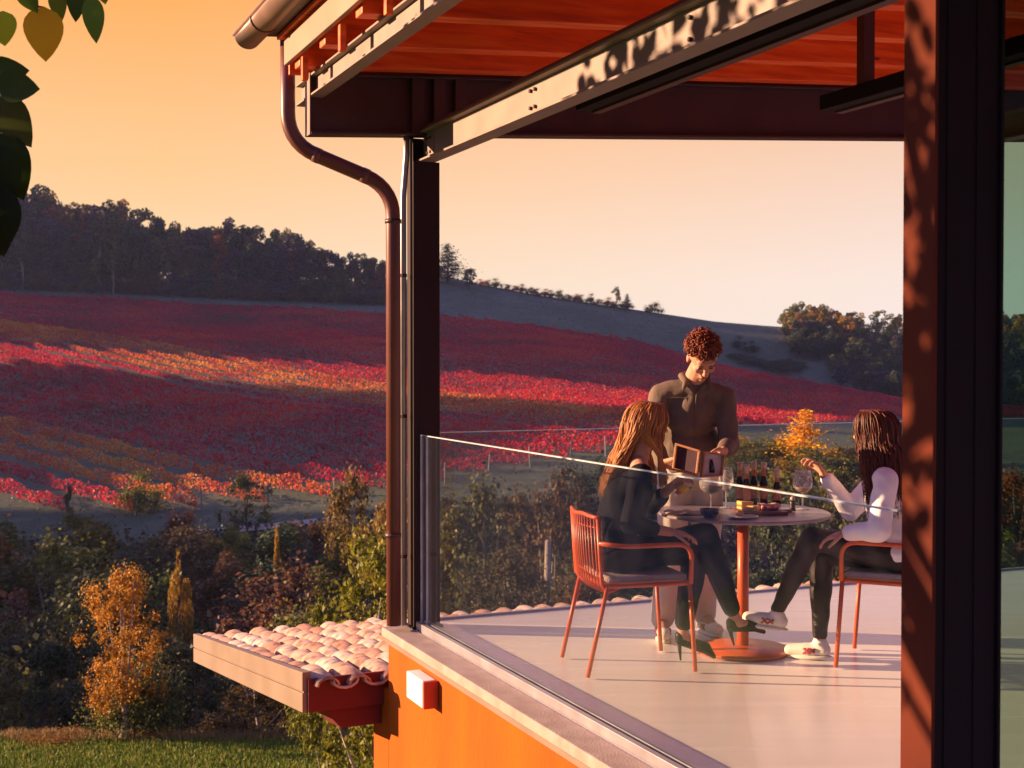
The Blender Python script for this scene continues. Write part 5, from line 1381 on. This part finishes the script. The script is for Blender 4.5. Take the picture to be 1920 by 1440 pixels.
# ------------------------------------------------------------------ leafy tree beside the viewer, its branches reaching into the picture
nt = thing("broadleaf_tree", "broad leaved tree whose branches hang into the upper left corner", "tree", (-3.9, 2.9, -6))
base = V3((-3.9, 2.9, -6.1))
mb = MB(); mb.tube([base, base + V3((0.05, 0.1, 3)), base + V3((0.05, 0.3, 6)), base + V3((0.3, 0.9, 7.6)), base + V3((0.45, 1.7, 8.6))], [0.19, 0.15, 0.12, 0.08, 0.04], 12)
cc_ = V3((-3.40, 4.95, 2.62))
for k in range(16):
    a = k * 2.399; t = cc_ + V3((0.8 * math.cos(a), 1.1 * math.sin(a), -0.8 + 1.9 * k / 16)); s0 = base + V3((0.15, 0.5, 6.4 + 1.2 * k / 16))
    mb.tube([s0, s0.lerp(t, 0.5) + V3((0, 0, 0.15)), t], [0.035, 0.02, 0.006], 6)
br = [V3((-3.7, 3.4, 1.1)), V3((-3.0, 3.9, 2.4)), V3((-2.2, 4.0, 2.95)), V3((-1.75, 4.05, 2.95)), V3((-1.42, 4.05, 2.78))]
mb.tube(br, [0.045, 0.032, 0.022, 0.013, 0.006], 8)
br2 = [V3((-3.0, 3.9, 2.4)), V3((-2.5, 4.0, 2.35)), V3((-2.0, 4.0, 2.3)), V3((-1.66, 4.0, 2.1)), V3((-1.62, 3.98, 1.9))]
mb.tube(br2, [0.025, 0.018, 0.012, 0.008, 0.004], 8)
mb.build("trunk", M['bark'], nt, True)
def leaf_shape(c, d, nrm, l, w, n=7):
    """ovate leaf as two rows of quads folded on the midrib"""
    d = d.normalized(); s_ = d.cross(nrm).normalized(); nn = s_.cross(d).normalized(); rows = []
    for i in range(n):
        t = i / (n - 1); ww = w * 0.5 * math.sin(math.pi * min(1, t ** 0.75)) ** 0.8 if 0 < t < 1 else 0.0005
        p = c + d * l * t + nn * (-0.18 * l * t * t); rows.append((p - s_ * ww + nn * ww * 0.22, p, p + s_ * ww + nn * ww * 0.22))
    return rows
def leaves_mesh(specs):
    bm = bmesh.new()
    for sp in specs:
        rows = [[bm.verts.new(p) for p in r] for r in leaf_shape(*sp)]
        for r1_, r2_ in zip(rows, rows[1:]):
            bm.faces.new((r1_[0], r1_[1], r2_[1], r2_[0])); bm.faces.new((r1_[1], r1_[2], r2_[2], r2_[1]))
    me = bpy.data.meshes.new("leaf"); bm.to_mesh(me); bm.free(); me.materials.append(M['big_leaf']); me.polygons.foreach_set("use_smooth", [True] * len(me.polygons)); return me
rr = random.Random(12); specs = []
for k in range(2300):
    d = V3((rr.gauss(0, 1), rr.gauss(0, 1), rr.gauss(0, 1))).normalized(); rad = rr.uniform(0.35, 1) ** 0.6
    c_ = cc_ + V3((d.x * 1.05 * rad, d.y * 1.40 * rad, d.z * 1.35 * rad))
    if c_.z < cc_.z - 0.3 and rr.random() < 0.72: continue
    if c_.x > -0.45 * c_.y or c_.z > 3.75: continue
    specs.append((c_, V3((rr.gauss(0, .6), rr.gauss(0, .6), -0.7)), V3((rr.gauss(0, 1), rr.gauss(0, 1), rr.gauss(0, 1))).normalized(), rr.uniform(.10, .15), rr.uniform(.07, .10), 5))
cr_ = bpy.data.objects.new("crown", leaves_mesh(specs)); link(cr_); place(cr_, nt); cr_.color = (0.9, 0.9, 0.9, 1)
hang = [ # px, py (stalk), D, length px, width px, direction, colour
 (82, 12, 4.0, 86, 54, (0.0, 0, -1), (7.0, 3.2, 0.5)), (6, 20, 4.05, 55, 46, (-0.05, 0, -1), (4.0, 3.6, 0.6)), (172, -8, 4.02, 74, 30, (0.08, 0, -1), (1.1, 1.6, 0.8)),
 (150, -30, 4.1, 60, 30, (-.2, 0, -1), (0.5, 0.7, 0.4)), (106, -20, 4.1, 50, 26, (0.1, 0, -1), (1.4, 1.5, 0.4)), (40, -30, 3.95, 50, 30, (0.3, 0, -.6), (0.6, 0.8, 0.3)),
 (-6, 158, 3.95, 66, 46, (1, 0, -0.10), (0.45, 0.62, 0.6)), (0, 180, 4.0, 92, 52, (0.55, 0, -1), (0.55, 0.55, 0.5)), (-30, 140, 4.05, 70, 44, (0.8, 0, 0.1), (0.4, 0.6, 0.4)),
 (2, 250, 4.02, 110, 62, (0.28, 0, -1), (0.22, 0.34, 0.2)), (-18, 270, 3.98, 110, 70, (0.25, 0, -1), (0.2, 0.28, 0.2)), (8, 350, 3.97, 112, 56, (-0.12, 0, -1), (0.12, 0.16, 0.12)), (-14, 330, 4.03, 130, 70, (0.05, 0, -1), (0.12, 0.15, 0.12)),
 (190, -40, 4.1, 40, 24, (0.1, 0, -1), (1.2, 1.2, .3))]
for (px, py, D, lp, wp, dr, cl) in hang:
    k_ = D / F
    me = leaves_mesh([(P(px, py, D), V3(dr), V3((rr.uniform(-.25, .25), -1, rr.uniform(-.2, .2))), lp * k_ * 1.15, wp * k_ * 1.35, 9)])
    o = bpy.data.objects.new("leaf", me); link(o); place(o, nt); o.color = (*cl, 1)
# twigs for them
mb = MB()
for pts_ in ([(-40, -60), (20, -15), (60, 10), (82, 14)], [(20, -40), (80, -30), (130, -30), (172, -10)], [(-60, 130), (-30, 150), (-5, 160)], [(-30, 150), (-10, 200), (0, 250), (6, 350)]):
    mb.tube([P(x, y, 4.03) for x, y in pts_], [0.006, 0.005, 0.004, 0.003][:len(pts_)], 6)
mb.build("twig", M['bark'], nt, True)
hz_ = MB(); hz_.box((0, 200, 24), 760, 520, 116)
hm_ = bpy.data.materials.new("evening_haze"); hm_.use_nodes = True
hn = hm_.node_tree; hn.nodes.clear(); ho = hn.nodes.new("ShaderNodeOutputMaterial"); hv = hn.nodes.new("ShaderNodeVolumePrincipled")
hv.inputs['Color'].default_value = (0.55, 0.64, 1.0, 1); hv.inputs['Density'].default_value = 0.00015; hv.inputs['Anisotropy'].default_value = 0.3
hn.links.new(hv.outputs[0], ho.inputs['Volume'])
hz = hz_.build("haze", hm_); hz["kind"] = "stuff"; tag(hz, "thin violet evening haze over the valley", "haze")
print("rows", nrow, "objects", len(bpy.data.objects))
